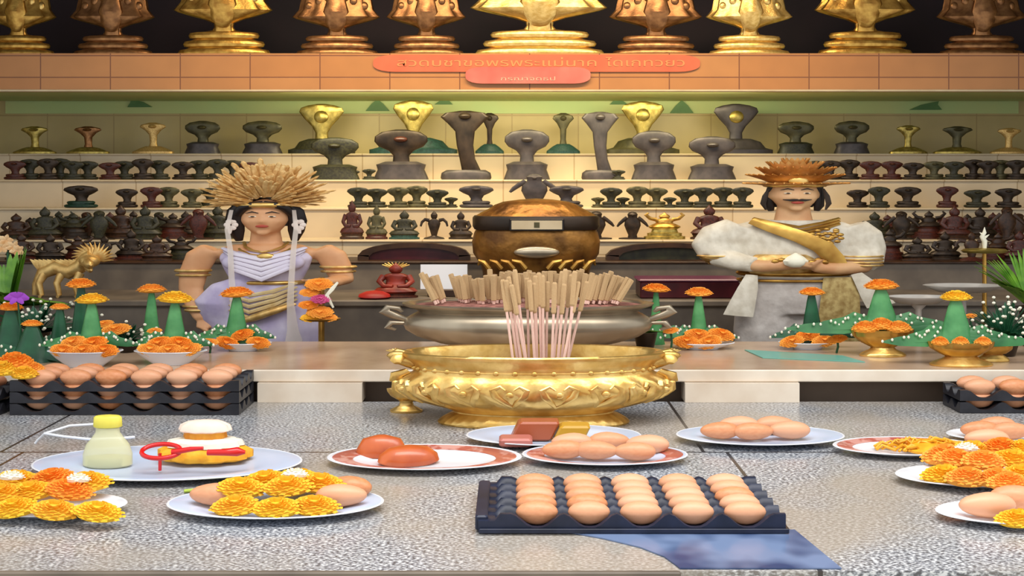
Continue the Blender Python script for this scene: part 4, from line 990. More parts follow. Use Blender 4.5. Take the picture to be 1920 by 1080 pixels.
LB = [(160, 657, 690, 138, 'white bowl of marigolds just behind the egg trays, under the yellow-capped cone', 'the bowl below the yellow-capped cone', 5), (320, 657, 686, 134, 'white bowl of marigolds in the middle of the three by the lavender statue', 'the middle bowl of three', 5),
      (456, 642, 660, 104, 'smaller white bowl of marigolds just in front of the lavender statue', 'the bowl before the lavender statue', 3), (1318, 642, 657, 116, 'white bowl of marigolds between the incense bowls and the moustached statue', 'the bowl before the moustached statue', 4),
      (1514, 641, 657, 106, 'white bowl of marigolds in front of the moustached statue legs, beside the gold stands', 'the bowl beside the gold stands', 3)]
BD = []
for i, (px, yr, yb, w, lab, tg, n) in enumerate(LB):
    d, zr, r = white_bowl(px, yr, yb, w, lab); BD.append((d, zr, r))
    in_bowl(px, w, d, zr, r, n, tg, None, i)
cone_thing(172, 568, 0, 46, BD[0][0]+.04, BD[0][1]-.005, 'green leaf cone with a yellow marigold cap, rising from the bowl behind the egg trays', 2, MG_Y, 74, finspan=70)
cone_thing(328, 566, 0, 46, BD[1][0]+.04, BD[1][1]-.005, 'green leaf cone with a wide golden marigold cap in the middle bowl of three', 2, MG_Y, 80, finspan=52)
cone_thing(444, 556, 0, 44, BD[2][0]+.035, BD[2][1]-.005, 'green leaf cone with an orange marigold cap in front of the lavender statue', 2, MG_OF, 76, finspan=52)
cone_thing(1310, 553, 0, 34, BD[3][0]+.03, BD[3][1]-.005, 'slim green leaf cone with an orange cap in the bowl before the moustached statue', 2, MG_OF, 62, finspan=56)
cone_thing(1522, 552, 0, 40, BD[4][0]+.03, BD[4][1]-.005, 'dark green leaf cone with an orange cap before the moustached statue legs', 2, MG_OF, 58, mleaf=M_leafd, finspan=60)
cone_thing(284, 548, 0, 34, 3.84, TT+.0005, 'slim green leaf cone with an orange cap standing behind two white bowls', 0, MG_OF, 66, buds=False)
cone_thing(1230, 546, 0, 26, 3.86, TT+.0005, 'thin green leaf cone with an orange cap next to the silver incense bowl', 1, MG_OF, 62)
cone_thing(152, 537, 0, 40, 3.74, TT+.0005, 'leaf cone with a reddish orange cap behind the yellow-capped one', 2, MG_OF, 66, mleaf=M_leafd)
cone_thing(20, 580, 0, 60, 3.62, TT+.0005, 'leaf cone with an orange cap below the purple flower', 2, MG_OF, 56, mleaf=M_leafd, finspan=80)
cone_thing(112, 579, 0, 40, 3.6, TT+.0005, 'short leaf cone with a tiny orange cap beside the purple flower cone', 2, MG_OF, 44, mleaf=M_leafd, finspan=60)
cone_thing(60, 611, 0, 70, 3.5, TT+.0005, 'broad dark leaf cone with a dull orange cap above the heaped marigolds', 2, MG_OF, 48, mleaf=M_leafd, finspan=90)

# gold footed stands with cones
def gold_stand(px, yrim, ybase, wpx, wbase, label):
    d = D(ybase, TT)+.05; s = d/F/2; H = Z(yrim, d)-TT; r = wpx*s/2; rb = wbase*s/2
    t = thing('gold_footed_bowl', label, 'bowl', (X(px, d), d, TT+.0005))
    part('foot', MB().lathe([(rb, 0), (rb*1.02, .005), (rb*.9, .012), (rb*.6, .022), (rb*.5, .03)], 40).sx().mesh('foot', M_goldb), t)
    part('bowl', MB().lathe([(rb*.5, .029), (r*.7, H*.5), (r*.96, H*.72), (r, H*.8), (r*1.04, H), (r*.98, H), (r*.9, H*.8), (.002, H*.7)], 64, mod=lambda tt, z, k: 1+(.025*math.cos(16*tt) if z > .04 else 0)).sx().mesh('bowl', M_gold), t)
    return d, TT+H, r
d, zr, r = gold_stand(1655, 617, 672, 112, 86, 'gold footed bowl heaped with orange marigolds, nearer the moustached statue')
cone_thing(1652, 542, 0, 64, d+.03, zr-.012, 'tall green leaf cone with spreading fins and orange cap in a gold bowl', 3, MG_OF, 78, finspan=150)
for i, px in enumerate((1622, 1652, 1684)):
    flower(MG_O, px, 0, 62, d-.035+.01*(i == 1), zr-.006+.009*(i == 1), f'orange marigold head on the gold bowl nearer the moustached statue, {nth(i)} of three', 'marigolds on the gold bowl', hz_=1.1, tilt=(.15, 0))
d, zr, r = gold_stand(1802, 640, 690, 118, 116, 'gold footed bowl holding a broad leaf cone, farther from the moustached statue')
cone_thing(1792, 562, 0, 62, d+.03, zr-.015, 'broad green leaf cone with a yellow marigold cap in the farther gold bowl', 3, MG_Y, 70, finspan=110)
for i, px in enumerate((1762, 1800, 1842)):
    flower(MG_O, px, 0, 40, d-.035, zr-.006, f'small orange marigold on the farther gold bowl, {nth(i)} of three along its rim', 'marigolds on the farther gold bowl', hz_=1.3, tilt=(.3, 0))
d2_, zr2, r2 = gold_stand(1862, 648, 682, 70, 60, 'small gold footed cup tucked behind the farther gold bowl')
flower(MG_O, 1862, 0, 52, d2_, zr2-.004, 'orange marigold lying in the small gold cup', None, hz_=1.2)
# loose marigold heads on the altar table
for px, py, w, m, lab in [(218, 612, 70, MG_O, 'ragged orange marigold between two leaf cones behind the white bowls'), (196, 600, 44, MG_O, 'smaller orange marigold beside the ragged one behind the white bowls'), (290, 612, 34, MG_O, 'small pale orange marigold behind the middle white bowl'),
                          (392, 634, 44, MG_O, 'orange marigold leaning between two white bowls'), (1570, 628, 46, MG_O, 'dull orange marigold between the white bowl and the gold bowl'), (1258, 612, 36, MG_O, 'orange marigold beside the silver bowl handle'), (1820, 584, 28, MG_O, 'tiny orange marigold above the small gold cup'), (1878, 588, 34, MG_O, 'pale orange marigold among the buds near the palm')]:
    d = 3.66 if py > 605 else 3.72
    z = Z(py+10, d)
    st = thing('marigold_sprig', lab, 'flower', (X(px, d), d, TT+.0005))
    hh = max(.02, z-TT)
    part('stem', MB().tube([(0, .01, 0), (.004, .005, hh*.5), (0, 0, hh)], .004, 6).mesh('stem', M_leafd), st)
    o = part('marigold', m, st, (0, 0, hh)); k = w*d/F/2; o.scale = (k, k*.5, k*.62); o.rotation_euler = (.6, R.uniform(-.2, .2), 0)
# heaped marigolds far left beside the egg trays
for i, (px, py, w, m) in enumerate([(22, 655, 96, MG_O), (60, 664, 60, MG_O), (8, 672, 76, MG_Y), (48, 682, 70, MG_Y)]):
    pass
# bud sprays and leaf fronds
def plant(px, py, d, zb, n, L_, spread, m, label, name='potted_plant', seed=1, wid=.012, potm=None, buds=0):
    rr = random.Random(seed)
    t = thing(name, label, 'plant', (X(px, d), d, zb+.0005))
    H0 = Z(py, d)-zb
    part('pot', MB().lathe([(.03, 0), (.034, .003), (.045, H0*.8), (.048, H0), (.042, H0), (.001, H0*.9)], 28).sx(.9).mesh('pot', potm or M_bronze), t)
    fb = MB()
    for i in range(n):
        a = i*2.39996; e = .35+1.1*((i*.618) % 1); l = L_*rr.uniform(.7, 1.05)
        dv = Vector((math.cos(a)*math.cos(e)*spread, math.sin(a)*math.cos(e)*.5, math.sin(e)))
        pts = [Vector((0, 0, H0*.92))+dv*l*f+Vector((0, 0, -l*.35*f*f*math.cos(e))) for f in (0, .3, .6, .85, 1)]
        fb.strip(pts, [wid*.5, wid, wid*.9, wid*.5, wid*.08], .001, side=Vector((-math.sin(a), math.cos(a), 0)))
    part('foliage', fb.mesh('foliage', m), t)
    if buds:
        bb = MB(); sb_ = MB()
        for i in range(buds):
            a = rr.uniform(0, 2*PI); e = rr.uniform(.2, 1.4); l = L_*rr.uniform(.5, 1.05)
            p = Vector((math.cos(a)*math.cos(e)*spread*1.1, -abs(math.sin(a))*math.cos(e)*.5, math.sin(e)))*l+Vector((0, 0, H0*.92))
            bb.ball(p, (.0065, .0045, .005), 6, 4)
            sb_.tube([(0, 0, H0*.9), p*.5+Vector((0, 0, H0*.5+.01)), p], .0012, 4)
        part('white_blossoms', bb.mesh('white_blossoms', M_bud), t); part('bud_stems', sb_.mesh('bud_stems', M_leafd), t)
    return t
plant(18, 575, 3.88, TT, 60, .25, 1.15, M_leafy, 'bright green spiky plant behind the purple flower', seed=3, wid=.02)
plant(70, 622, 3.78, TT, 44, .12, 2.0, M_leafd, 'dark green leafy plant with white bud sprays among the marigold cones', seed=4, wid=.016, buds=46)
plant(1935, 575, 3.82, TT, 80, .27, 1.2, M_leafy, 'bright green palm plant beside the farther gold bowl', seed=5, wid=.013)
plant(1885, 640, 3.62, TT, 44, .16, 1.3, M_leafd, 'dark leafy plant dotted with tiny white buds below the palm', seed=6, wid=.013, buds=90)
plant(1210, 622, 3.78, TT, 22, .045, 2.2, M_leafy, 'small grass tuft beside the silver incense bowl', seed=8, wid=.006)
plant(240, 640, 3.7, TT, 26, .07, 2.2, M_leafd, 'small leafy tuft with white buds between two white bowls', seed=9, wid=.012, buds=22)
d = 3.58
pf = thing('purple_flower', 'purple orchid flower standing above the orange marigold cones', 'flower', (X(33, d), d, TT+.0005))
hh = Z(560, d)-TT
part('stem', MB().tube([(0, 0, 0), (.01, 0, hh*.5), (0, 0, hh)], .003, 6).mesh('stem', M_leafd), pf)
pb = MB()
for i in range(6):
    a = i*PI/3; pb.strip([(0, 0, 0), (.022*math.cos(a), -.004, .008*math.sin(a)+.006), (.042*math.cos(a), -.006, .02*math.sin(a))], [.006, .014, .004], .002, side=Vector((-math.sin(a), 0, math.cos(a))))
part('petals', pb.mesh('petals', M_purple), pf, (0, 0, hh))

# garland tray at the woman's hand
d = 4.08
zt = Z(590, d)
gt = thing('garland_stand', 'gold stand with hanging orange and pink flower garlands beside the lavender statue', 'garland', (X(600, d), d, FL+.0005))
part('pole', MB().tube([(0, .03, 0), (0, .03, Z(522, d)-FL)], .012, 10).mesh('pole', M_gold), gt)
part('foot', MB().lathe([(.05, 0), (.052, .006), (.03, .016), (.012, .03)], 24, (0, .03, 0)).sx().mesh('foot', M_gold), gt)
part('tray', MB().sections([(Z(601, d)-FL, 0, .07, .04), (Z(598, d)-FL, 0, .08, .045), (Z(597, d)-FL, 0, .08, .045)], 24).mesh('tray', M_gold), gt)
for px, py, w, m in [(600, 530, 62, MG_O), (582, 545, 44, MG_O), (580, 568, 44, MG_O), (602, 582, 60, MG_O), (618, 592, 40, MG_O), (584, 592, 44, MG_Y)]:
    o = part('marigold', m, gt, (X(px, d)-X(600, d), -.02, Z(py+4, d)-FL)); k = w*d/F/2; o.scale = (k, k*.5, k*.5); o.rotation_euler = (.9, 0, 0)
o = part('pink_blossom', marigold_mesh('pink_blossom', M_pink, .6, 50, 8), gt, (X(604, d)-X(600, d), -.03, Z(562, d)-FL)); k = 46*d/F/2; o.scale = (k, k*.5, k*.8); o.rotation_euler = (.9, 0, 0)
part('white_ribbon', MB().strip([(X(636, d)-X(600, d), -.03, Z(528, d)-FL), (X(626, d)-X(600, d), -.035, Z(540, d)-FL), (X(616, d)-X(600, d), -.04, Z(552, d)-FL), (X(628, d)-X(600, d), -.035, Z(575, d)-FL)], [.004, .008, .008, .004], .002).mesh('white_ribbon', M_bud), gt)

# gold dragon far left, on the low platform
d = 4.95
dg_ = thing('gold_dragon', 'pale gold dragon figurine with bristling mane behind the marigold cones', 'figurine', (X(130, d), d, PZ+.0005))
u = d/F
zz = lambda y: Z(y, d)-PZ
b = MB().tube([(-64*u, 0, .012), (-62*u, 0, zz(535)), (-50*u, 0, zz(512)), (-25*u, 0, zz(502)), (0, 0, zz(510)), (20*u, 0, zz(500)), (34*u, -.01, zz(484)), (44*u, -.02, zz(476))], [.014, .02, .03, .034, .034, .034, .03, .022], 14)
b.ball((46*u, -.05, zz(488)), (.05, .04, .03)); b.tube([(46*u, -.07, zz(490)), (54*u, -.1, zz(494)), (58*u, -.11, zz(492))], [.026, .02, .008], 8); b.tube([(46*u, -.07, zz(498)), (54*u, -.09, zz(504)), (57*u, -.1, zz(503))], [.018, .012, .005], 8)
part('body', b.mesh('body', M_golds), dg_)
mn = MB()
for i in range(18):
    a = i/17*PI*1.3-.4; mn.tube([(44*u, -.01, zz(482)), (44*u+.06*math.cos(a), -.01, zz(482)+.04*math.sin(a)), (44*u+.1*math.cos(a+.2), -.0, zz(482)+.07*math.sin(a+.2))], [.012, .009, .001], 6)
for i in range(12): mn.strip([((-52+8*i)*u, -.01, zz(506)), ((-60+8*i)*u, -.014, zz(494)), ((-72+8*i)*u, -.01, zz(486))], [.012, .014, .001], .004, side=Vector((.5, 0, 1)))
part('mane', mn.mesh('mane', M_golds), dg_)
for q in (-45, -12, 22):
    part('leg', MB().tube([(q*u, -.01, zz(512)), (q*u-.016, -.03, zz(530)), (q*u-.004, -.03, .012), (q*u-.004, -.05, .008)], [.022, .016, .012, .008], 8).mesh('leg', M_golds), dg_)
# white orchid spray above it at the far left
d = 4.0
oc = thing('orchid_spray', 'cream orchid spray above the spiky green plant', 'flower', (X(14, d), d, FL+.0005))
hh = Z(450, d)-FL
part('stem', MB().tube([(0, 0, 0), (.01, 0, hh*.6), (.0, 0, hh)], .005, 6).mesh('stem', M_leafd), oc)
for k, (ox, oy) in enumerate(((0, 0), (14, 12), (22, 20), (-8, 14))):
    pb = MB()
    for i in range(5):
        a = i*2*PI/5+k; pb.strip([(0, 0, 0), (.016*math.cos(a), -.004, .012*math.sin(a)), (.03*math.cos(a), -.006, .022*math.sin(a))], [.004, .01, .003], .002, side=Vector((-math.sin(a), 0, math.cos(a))))
    part('blossom', pb.mesh('blossom', mat('cream petals', (236, 206, 160), (206, 150, 90), rough=.6, scale=30)), oc, (ox*d/F, -.01, hh-oy*d/F))

# right: tiered gold stand with finial, silver trays
d = 4.3; u = d/F
ts_ = thing('gold_tiered_stand', 'thin gold stand with a flat disc and a small white finial near the palm', 'stand', (X(1846, d), d, FL+.0005))
zz = lambda y: Z(y, d)-FL
part('pole', MB().tube([(0, 0, 0), (0, 0, zz(472))], [.012, .008], 10).mesh('pole', M_gold), ts_)
part('disc', MB().lathe([(.004, zz(476)), (40*u/2, zz(474)), (44*u/2, zz(470)), (38*u/2, zz(467)), (.004, zz(465))], 32).sx().mesh('disc', M_brass), ts_)
part('finial', MB().tube([(0, 0, zz(467)), (0, 0, zz(452)), (-5*u, 0, zz(444)), (0, 0, zz(436)), (0, 0, zz(426))], [.008, .011, .009, .008, .001], 10).tube([(0, 0, zz(446)), (9*u, 0, zz(440))], [.007, .001], 6).tube([(-2*u, 0, zz(442)), (-9*u, 0, zz(436))], [.007, .001], 6).mesh('finial', M_bud), ts_)
part('foot', MB().lathe([(.06, 0), (.06, .008), (.03, .02), (.012, .03)], 24).sx().mesh('foot', M_gold), ts_)
for (px, y0, w, lab) in ((1806, 535, 150, 'upper shallow silver tray of leaves near the palm'), (1722, 556, 120, 'lower shallow silver tray behind the broad leaf cone')):
    d = 4.08 if y0 < 550 else 4.0; u = d/F; zb = FL
    t = thing('silver_tray', lab, 'tray', (X(px, d), d, FL+.0005))
    H = Z(y0, d)-FL; r = w*u/2/2
    rr_ = .8 if y0 < 550 else .7
    part('tray', MB().lathe([(.02, H-.03), (r*.6, H-.026), (r*.95, H-.006), (r, H), (r*.97, H+.001), (r*.6, H-.02), (.002, H-.022)], 40).sx().mesh('tray', M_pewter), t)
    part('stem', MB().lathe([(.045, 0), (.045, .01), (.014, .03), (.012, H-.05), (.03, H-.029)], 24, (0, 0, 0)).mesh('stem', M_pewter), t)

# ------------------------------------------------------------------ egg trays
def tray_mesh(nx, ny, p, hp, fl0, fl1, m, name='tray', base=.006):
    """a moulded egg tray: cups in a grid with pointed posts between; true (unstretched) size, origin at its front left cup corner"""
    xs = []; q = 10
    us_ = [-fl0/p, -fl0/p*.5] if fl0 > .02 else []
    us_ += [i/q for i in range(-2, nx*q+3)]
    us_ += [nx+fl1/p*.5, nx+fl1/p] if fl1 > .02 else []
    vs_ = [i/q for i in range(-2, ny*q+3)]
    def hh(u, w):
        cu = min(max(u, 0), nx); cw = min(max(w, 0), ny)
        h_ = (abs(math.cos(PI*cu))**(3.2 if (w <= 0 or w >= ny) else 2.2))*(abs(math.cos(PI*cw))**2.2)
        low = .12+.88*h_ if (u <= 0 or u >= nx or w <= 0 or w >= ny) else h_
        z = base+hp*low
        if (u < -.2 or u > nx+.2): z = base+hp*.55
        return z
    top = [[(u*p, w*p, hh(u, w)) for u in us_] for w in vs_]
    b = MB(); nu = len(us_); nv = len(vs_); V = [pt for row in top for pt in row]; Fc = []
    for j in range(nv-1):
        for i in range(nu-1):
            Fc.append((j*nu+i, j*nu+i+1, (j+1)*nu+i+1, (j+1)*nu+i))
    off = len(V); V += [(x, y, 0) for x, y, z in V]
    per = [i for i in range(nu)]+[j*nu+nu-1 for j in range(1, nv)]+[(nv-1)*nu+i for i in range(nu-2, -1, -1)]+[j*nu for j in range(nv-2, 0, -1)]
    for a, c in zip(per, per[1:]+per[:1]): Fc.append((a, off+a, off+c, c)[::-1])
    for j in range(nv-1):
        for i in range(nu-1):
            Fc.append((off+j*nu+i, off+(j+1)*nu+i, off+(j+1)*nu+i+1, off+j*nu+i+1))
    b._add(V, Fc)
    return b
# front tray
p = .05; d0 = D(1003, CT); 
xl = X(958, d0)
ft = tray_mesh(5, 5, p, .03, .05*.62, .012, M_trayb); 
tt = thing('egg_tray', 'dark blue plastic tray holding five rows of brown eggs, above its blue reflection', 'egg tray', (xl, d0+.012, CT+.004))
part('tray', ft.sx(2.08).mesh('tray', M_trayb, True), tt)
part('flap', MB().box(-.034*2.08, -.022*2.08, 0, 5*p, 0, .03, .003).mesh('flap', M_trayb, False), tt)
part('lip', MB().box(-.03*2.08, 5.25*p*2.08, -.0165, -.0128, 0, .009, .001).mesh('lip', M_trayb, False), tt)
for j in range(5):
    for i in range(5):
        egg(xl+(i+.5)*p*2.08, d0+.012+(j+.5)*p, CT+.009, f'brown egg in the blue tray, {nth(j)} row from its lip, {nth(i)} from its wide flap', 'eggs in the blue tray', k=.9)
# blue tray reflection put in as a thin coloured slab on the counter
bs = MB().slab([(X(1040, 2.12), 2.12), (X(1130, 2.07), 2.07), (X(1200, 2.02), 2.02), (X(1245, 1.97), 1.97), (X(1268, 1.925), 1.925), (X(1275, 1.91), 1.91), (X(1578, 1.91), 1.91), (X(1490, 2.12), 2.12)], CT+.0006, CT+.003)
M_bluerefl = mat('painted blue reflection', (112, 130, 164), (46, 66, 106), rough=.2, scale=7, detail=2, contrast=(.42, .58))
single('blue_reflection', bs.mesh('blue_reflection', M_bluerefl, False), 'blue streaked tray reflection built as a thin slab before the egg tray', 'sheet', (0, 0, 0))

# stack of three on the left
p = .053; yaw = -.12
sx0, sd0 = X(-6, 3.17), 3.135
def stack(x0, y0, yaw, nx, ny, layers, step, m, label, egglab, group, top_rows, low_rows=1, p=.053, flip=False):
    for k in range(layers):
        z0 = CT+.0015+k*step
        b = tray_mesh(nx, ny, p, .026, .03 if False else .004, .004, m)
        b.tf(rotz(yaw)).sx()
        t = thing('egg_tray', label[k], 'egg tray', (x0, y0, z0))
        part('tray', b.mesh('tray', m, True), t)
        for j in range(ny):
            if k < layers-1 and j >= low_rows: continue
            for i in range(nx):
                q = rotz(yaw) @ Vector(((i+.5)*p, (j+.5)*p, 0))
                egg(x0+q.x*2, y0+q.y, z0+.008, f'brown egg in {egglab[k]}, {nth(j)} row, {nth(i)} along', group[k], k=.92 if k < layers-1 else 1.0)
stack(X(36, 3.17), 3.165, 0.0, 6, 3, 3, .0345, M_tray, ['bottom black egg tray of the stack of three beside the altar table', 'middle black egg tray of the stack of three beside the altar table', 'top black egg tray of the stack of three, full of brown eggs'],
      ['the bottom tray of three', 'the middle tray of three', 'the top tray of three'], ['eggs in the bottom tray of three', 'eggs in the middle tray of three', 'eggs in the top tray of three'], 3)
# far left tray, partly out of frame
stack(X(-235, 3.1), 3.12, 0.0, 3, 3, 2, .045, M_tray, ['lower black egg tray beside the stack of three, cut by the picture edge', 'upper black egg tray carrying heaped marigolds beside the stack of three'], ['the lower outer tray', 'the marigold-topped outer tray'], ['eggs in the lower outer tray', 'eggs in the marigold-topped tray'], 3)
d = 3.2
for i, (px, zoff, w, m, c) in enumerate([(30, .126, 92, MG_O, 'orange'), (62, .118, 56, MG_O, 'orange'), (6, .118, 74, MG_Y, 'yellow'), (46, .108, 64, MG_Y, 'yellow')]):
    flower(m, px, 0, w, d-.03*(i > 1), CT+zoff, f'{c} marigold heaped on the outer egg tray, ' + ['topmost', 'beside the topmost', 'under the topmost', 'next to the tray edge'][i], 'marigolds heaped on the outer egg tray', hz_=1.2, tilt=(.3, 0))
# right tray
stack(X(1808, 3.2), 3.19, .0, 4, 2, 2, .036, M_tray, ['lower dark egg tray under the altar table edge, near the gold footed bowls', 'upper dark egg tray under the altar table edge, full of brown eggs'], ['the lower tray below the gold bowls', 'the upper tray below the gold bowls'], ['eggs in the lower tray below the gold bowls', 'eggs in the upper tray below the gold bowls'], 2)

# ------------------------------------------------------------------ plates
M_rimred = mat('red rim glaze', (176, 92, 78), (206, 150, 138), rough=.3, scale=30, contrast=(.45, .55))
M_blue = mat('pale blue glaze', (206, 216, 236), (188, 202, 228), rough=.25, scale=4, coat=.3)
def plate(px, yc, wpx, m, label, band=None, depth=.5):
    d = D(yc, CT+.016); s = d/F; r = wpx*s/2/2
    t = thing('plate', label, 'plate', (X(px, d), d, CT+.0006))
    part('dish', MB().lathe([(r*.5, 0), (r*.56, .002), (r*.72, .009), (r*.96, .016), (r, .018), (r*.985, .0195), (r*.72, .0125), (r*.58, .006), (.001, .005)], 56).sx().mesh('dish', m), t)
    part('rim', MB().torus((0, 0, .0185), r*.995, r*.995, .0016, 56, 6).sx().mesh('rim', M_white), t)
    if band: part('rim_band', MB().lathe([(r*.955, .0186), (r*.95, .0192), (r*.74, .0139), (r*.74, .0133)], 56, cap0=False, cap1=False).sx().mesh('rim_band', band), t, label='red patterned rim band')
    return d, CT+.008, r
def on(py, z=None): return D(py, z or CT+.008)
# P1: big plate with bottle and sweet
d1_, zp, r = plate(315, 868, 500, M_blue, 'large pale blue plate carrying the clear bottle and the yellow sweets')
dd = on(884)+.05; u = dd/F/2
bt = thing('bottle', 'pale yellow translucent bottle with a yellow cap standing on the large plate', 'bottle', (X(202, dd), dd, zp-.0005))
hb = lambda y: Z(y, dd)-zp
M_bot = mat('milky bottle plastic', (236, 234, 190), rough=.3, alpha=.62, coat=.3)
part('body', MB().lathe([(40*u, 0), (46*u, .004), (46*u, hb(850)), (40*u, hb(832)), (30*u, hb(820)), (23*u, hb(810)), (22*u, hb(801)), (20*u, hb(801)), (18*u, hb(812)), (.001, hb(815))], 36).sx().mesh('body', M_bot), bt)
part('cap', MB().lathe([(25*u, hb(800)), (27*u, hb(798)), (26*u, hb(782)), (22*u, hb(779)), (.001, hb(778.5))], 36, mod=lambda t, z, k: 1+.02*math.cos(24*t)).sx().mesh('cap', mat('yellow cap', (236, 222, 90), rough=.4)), bt)
part('drink', MB().lathe([(38*u, .003), (43*u, .006), (43*u, hb(856)), (.001, hb(855))], 32).sx().mesh('drink', mat('pale yellow drink', (232, 226, 140), rough=.3, alpha=.7)), bt)
cl = MB().tube([(X(84, 2.72), 2.72, CT+.05), (X(120, 2.68), 2.68, CT+.052), (X(170, 2.66), 2.66, CT+.05), (X(225, 2.67), 2.67, CT+.05), (X(252, 2.7), 2.7, CT+.046)], .0035, 8)
cl.tube([(X(84, 2.72), 2.72, CT+.05), (X(130, 2.78), 2.78, CT+.056), (X(180, 2.79), 2.79, CT+.058), (X(205, 2.77), 2.77, CT+.052)], .0035, 8)
cl.tube([(X(84, 2.72), 2.72, CT+.05), (X(72, 2.74), 2.74, CT+.03), (X(66, 2.74), 2.74, CT+.02)], .0035, 8)
single('plastic_tubing', cl.mesh('plastic_tubing', M_white), 'thin white plastic tubing looped round the bottle over the large plate', 'tube', (0, 0, 0))
dd = on(886)+.1; u = dd/F/2
sw = thing('sweet_cake', 'layered yellow and white sweet cake on the large plate', 'cake', (X(385, dd), dd, zp+.006))
hb = lambda y: Z(y, dd)-zp
bump = lambda t, z, k: 1+.05*math.sin(9*t)+.03*math.sin(17*t+1)
part('bottom_layer', MB().lathe([(74*u, 0), (86*u, .006), (86*u, .022), (72*u, .031), (.001, .033)], 48, mod=bump).sx().mesh('bottom_layer', mat('egg yolk sweet', (246, 184, 44), (234, 158, 26), rough=.6, scale=30, bump=.4)), sw)
part('cream_layer', MB().lathe([(60*u, .03), (71*u, .034), (67*u, .046), (48*u, .052), (.001, .053)], 48, mod=bump).sx().mesh('cream_layer', mat('white cream', (240, 232, 214), rough=.6)), sw)
part('upper_layer', MB().lathe([(36*u, .05), (40*u, .054), (38*u, .068), (.001, .07)], 40, mod=bump).sx().mesh('upper_layer', mat('amber sweet', (238, 168, 50), (222, 140, 30), rough=.5, scale=40)), sw)
part('topping', MB().lathe([(40*u, .067), (49*u, .071), (45*u, .084), (30*u, .093), (.001, .096)], 40, mod=bump).sx().mesh('topping', mat('pinkish cream', (242, 218, 200), rough=.6)), sw)
dd = 2.515; u = dd/F
rs = MB().tube([(X(300, dd), dd, CT+.012), (X(300, dd), dd, Z(850, dd))], .004, 6)
rs.torus((X(302, dd), dd, Z(846, dd)), 36*u, 36*u*.5, .0055, 28, 8, tilt=.011)
rs.tube([(X(325, dd), dd-.01, Z(846, dd)), (X(360, dd), dd-.012, Z(840, dd)), (X(384, dd), dd-.012, Z(838, dd))], [.007, .006, .004], 8)
single('red_ring', rs.mesh('red_ring', M_red), 'shiny red plastic ring with a handle beside the sweet cake', 'utensil', (0, 0, 0))
rs = MB().tube([(X(392, dd), dd-.012, Z(846, dd)), (X(425, dd), dd-.016, Z(845, dd)), (X(448, dd), dd-.014, Z(844, dd)), (X(462, dd), dd-.01, Z(846, dd))], [.007, .008, .011, .004], 10)
single('red_spoon', rs.mesh('red_spoon', M_red), 'small shiny red spoon lying across the cream of the sweet cake', 'utensil', (0, 0, 0))
# P2 red rim plate with orange slab
d, zp, r = plate(796, 858, 362, M_white, 'white plate with a red patterned rim holding one orange cooked piece', M_rimred)
M_meat = mat('orange roast', (206, 104, 50), (176, 78, 36), rough=.35, scale=12, coat=.4)
dd = on(868)
b = MB().sections([(0, 0, .5, .5), (.12, 0, .56, .54), (.45, 0, .52, .48), (.75, 0, .36, .34), (.86, 0, .12, .1)], 24)
single('roast_piece', b.tf(Matrix.Diagonal((.135, .075, .05, 1))).tf(rotz(.18)).mesh('roast_piece', M_meat), 'glossy orange brown cooked piece on the red-rimmed plate', 'food', (X(766, dd), dd, zp))
b = MB().sections([(0, 0, .5, .5), (.2, 0, .55, .5), (.7, 0, .4, .36), (.86, 0, .1, .1)], 20)
single('roast_piece', b.tf(Matrix.Diagonal((.12, .06, .06, 1))).mesh('roast_piece', M_meat), 'darker cooked piece lying behind the glossy one on the red-rimmed plate', 'food', (X(716, dd+.07), dd+.07, zp))
# P3 plate with brown blocks
d, zp, r = plate(1038, 817, 326, M_blue, 'pale plate with brown and yellow jelly blocks, below the gold bowl foot')
dd = on(832)
for px, w, m, rz_, hh_, lab in ((985, 62, mat('pink brown jelly', (188, 112, 100), rough=.35), .2, .022, 'flat pink brown jelly slab on the plate below the gold bowl'), (1012, 78, mat('brown jelly', (168, 88, 56), rough=.3), .25, .05, 'tall brown jelly block on the plate below the gold bowl'), (1082, 58, mat('mustard jelly', (196, 148, 44), rough=.35), .2, .042, 'mustard yellow jelly block beside the brown block')):
    u = dd/F
    b = MB().box(-w*u/2, w*u/2, -.028, .028, 0, hh_, .005); b.v = [(x+z*.5*(1 if px != 985 else 0), y, z) for x, y, z in b.v]
    off = -.055 if px == 985 else .012*(px == 1012)
    single('jelly_block', b.mesh('jelly_block', m, False), lab, 'food', (X(px-18, dd+off+.04), dd+off+.04, zp+.0005))
# P4 eggs
def egg_plate(px, yc, w, m, lab, eggs, tag_, band=None, k=1.0):
    d, zp, r = plate(px, yc, w, m, lab, band)
    for i, (ex, ey, fl_) in enumerate(eggs):
        dd = on(ey)
        lying_egg(ex, 0, dd+.02, zp+.0015, f'brown egg on {tag_}, {nth(i)} of {["", "one", "two", "three", "four", "five", "six"][len(eggs)]}', f'eggs on {tag_}', k*R.uniform(.95, 1.03), fl_)
    return d, zp, r
egg_plate(1134, 853, 308, M_blue, 'pale plate of brown eggs in front of the jelly plate', [(1056, 866, 1), (1118, 868, -1), (1190, 868, 1), (1072, 850, 1), (1142, 848, -1), (1214, 854, 1)], 'the plate in front of the jelly', M_rimred, .98)
egg_plate(1425, 817, 312, M_blue, 'pale plate of brown eggs standing alone between the gold bowl and the noodles', [(1350, 828, 1), (1412, 829, -1), (1480, 827, 1), (1385, 817, 1), (1452, 816, -1)], 'the lone egg plate', None, .98)
egg_plate(1880, 816, 205, M_white, 'small white plate of brown eggs below the dark egg tray', [(1838, 826, 1), (1896, 828, -1), (1868, 816, 1)], 'the small plate below the dark tray', None, .98)
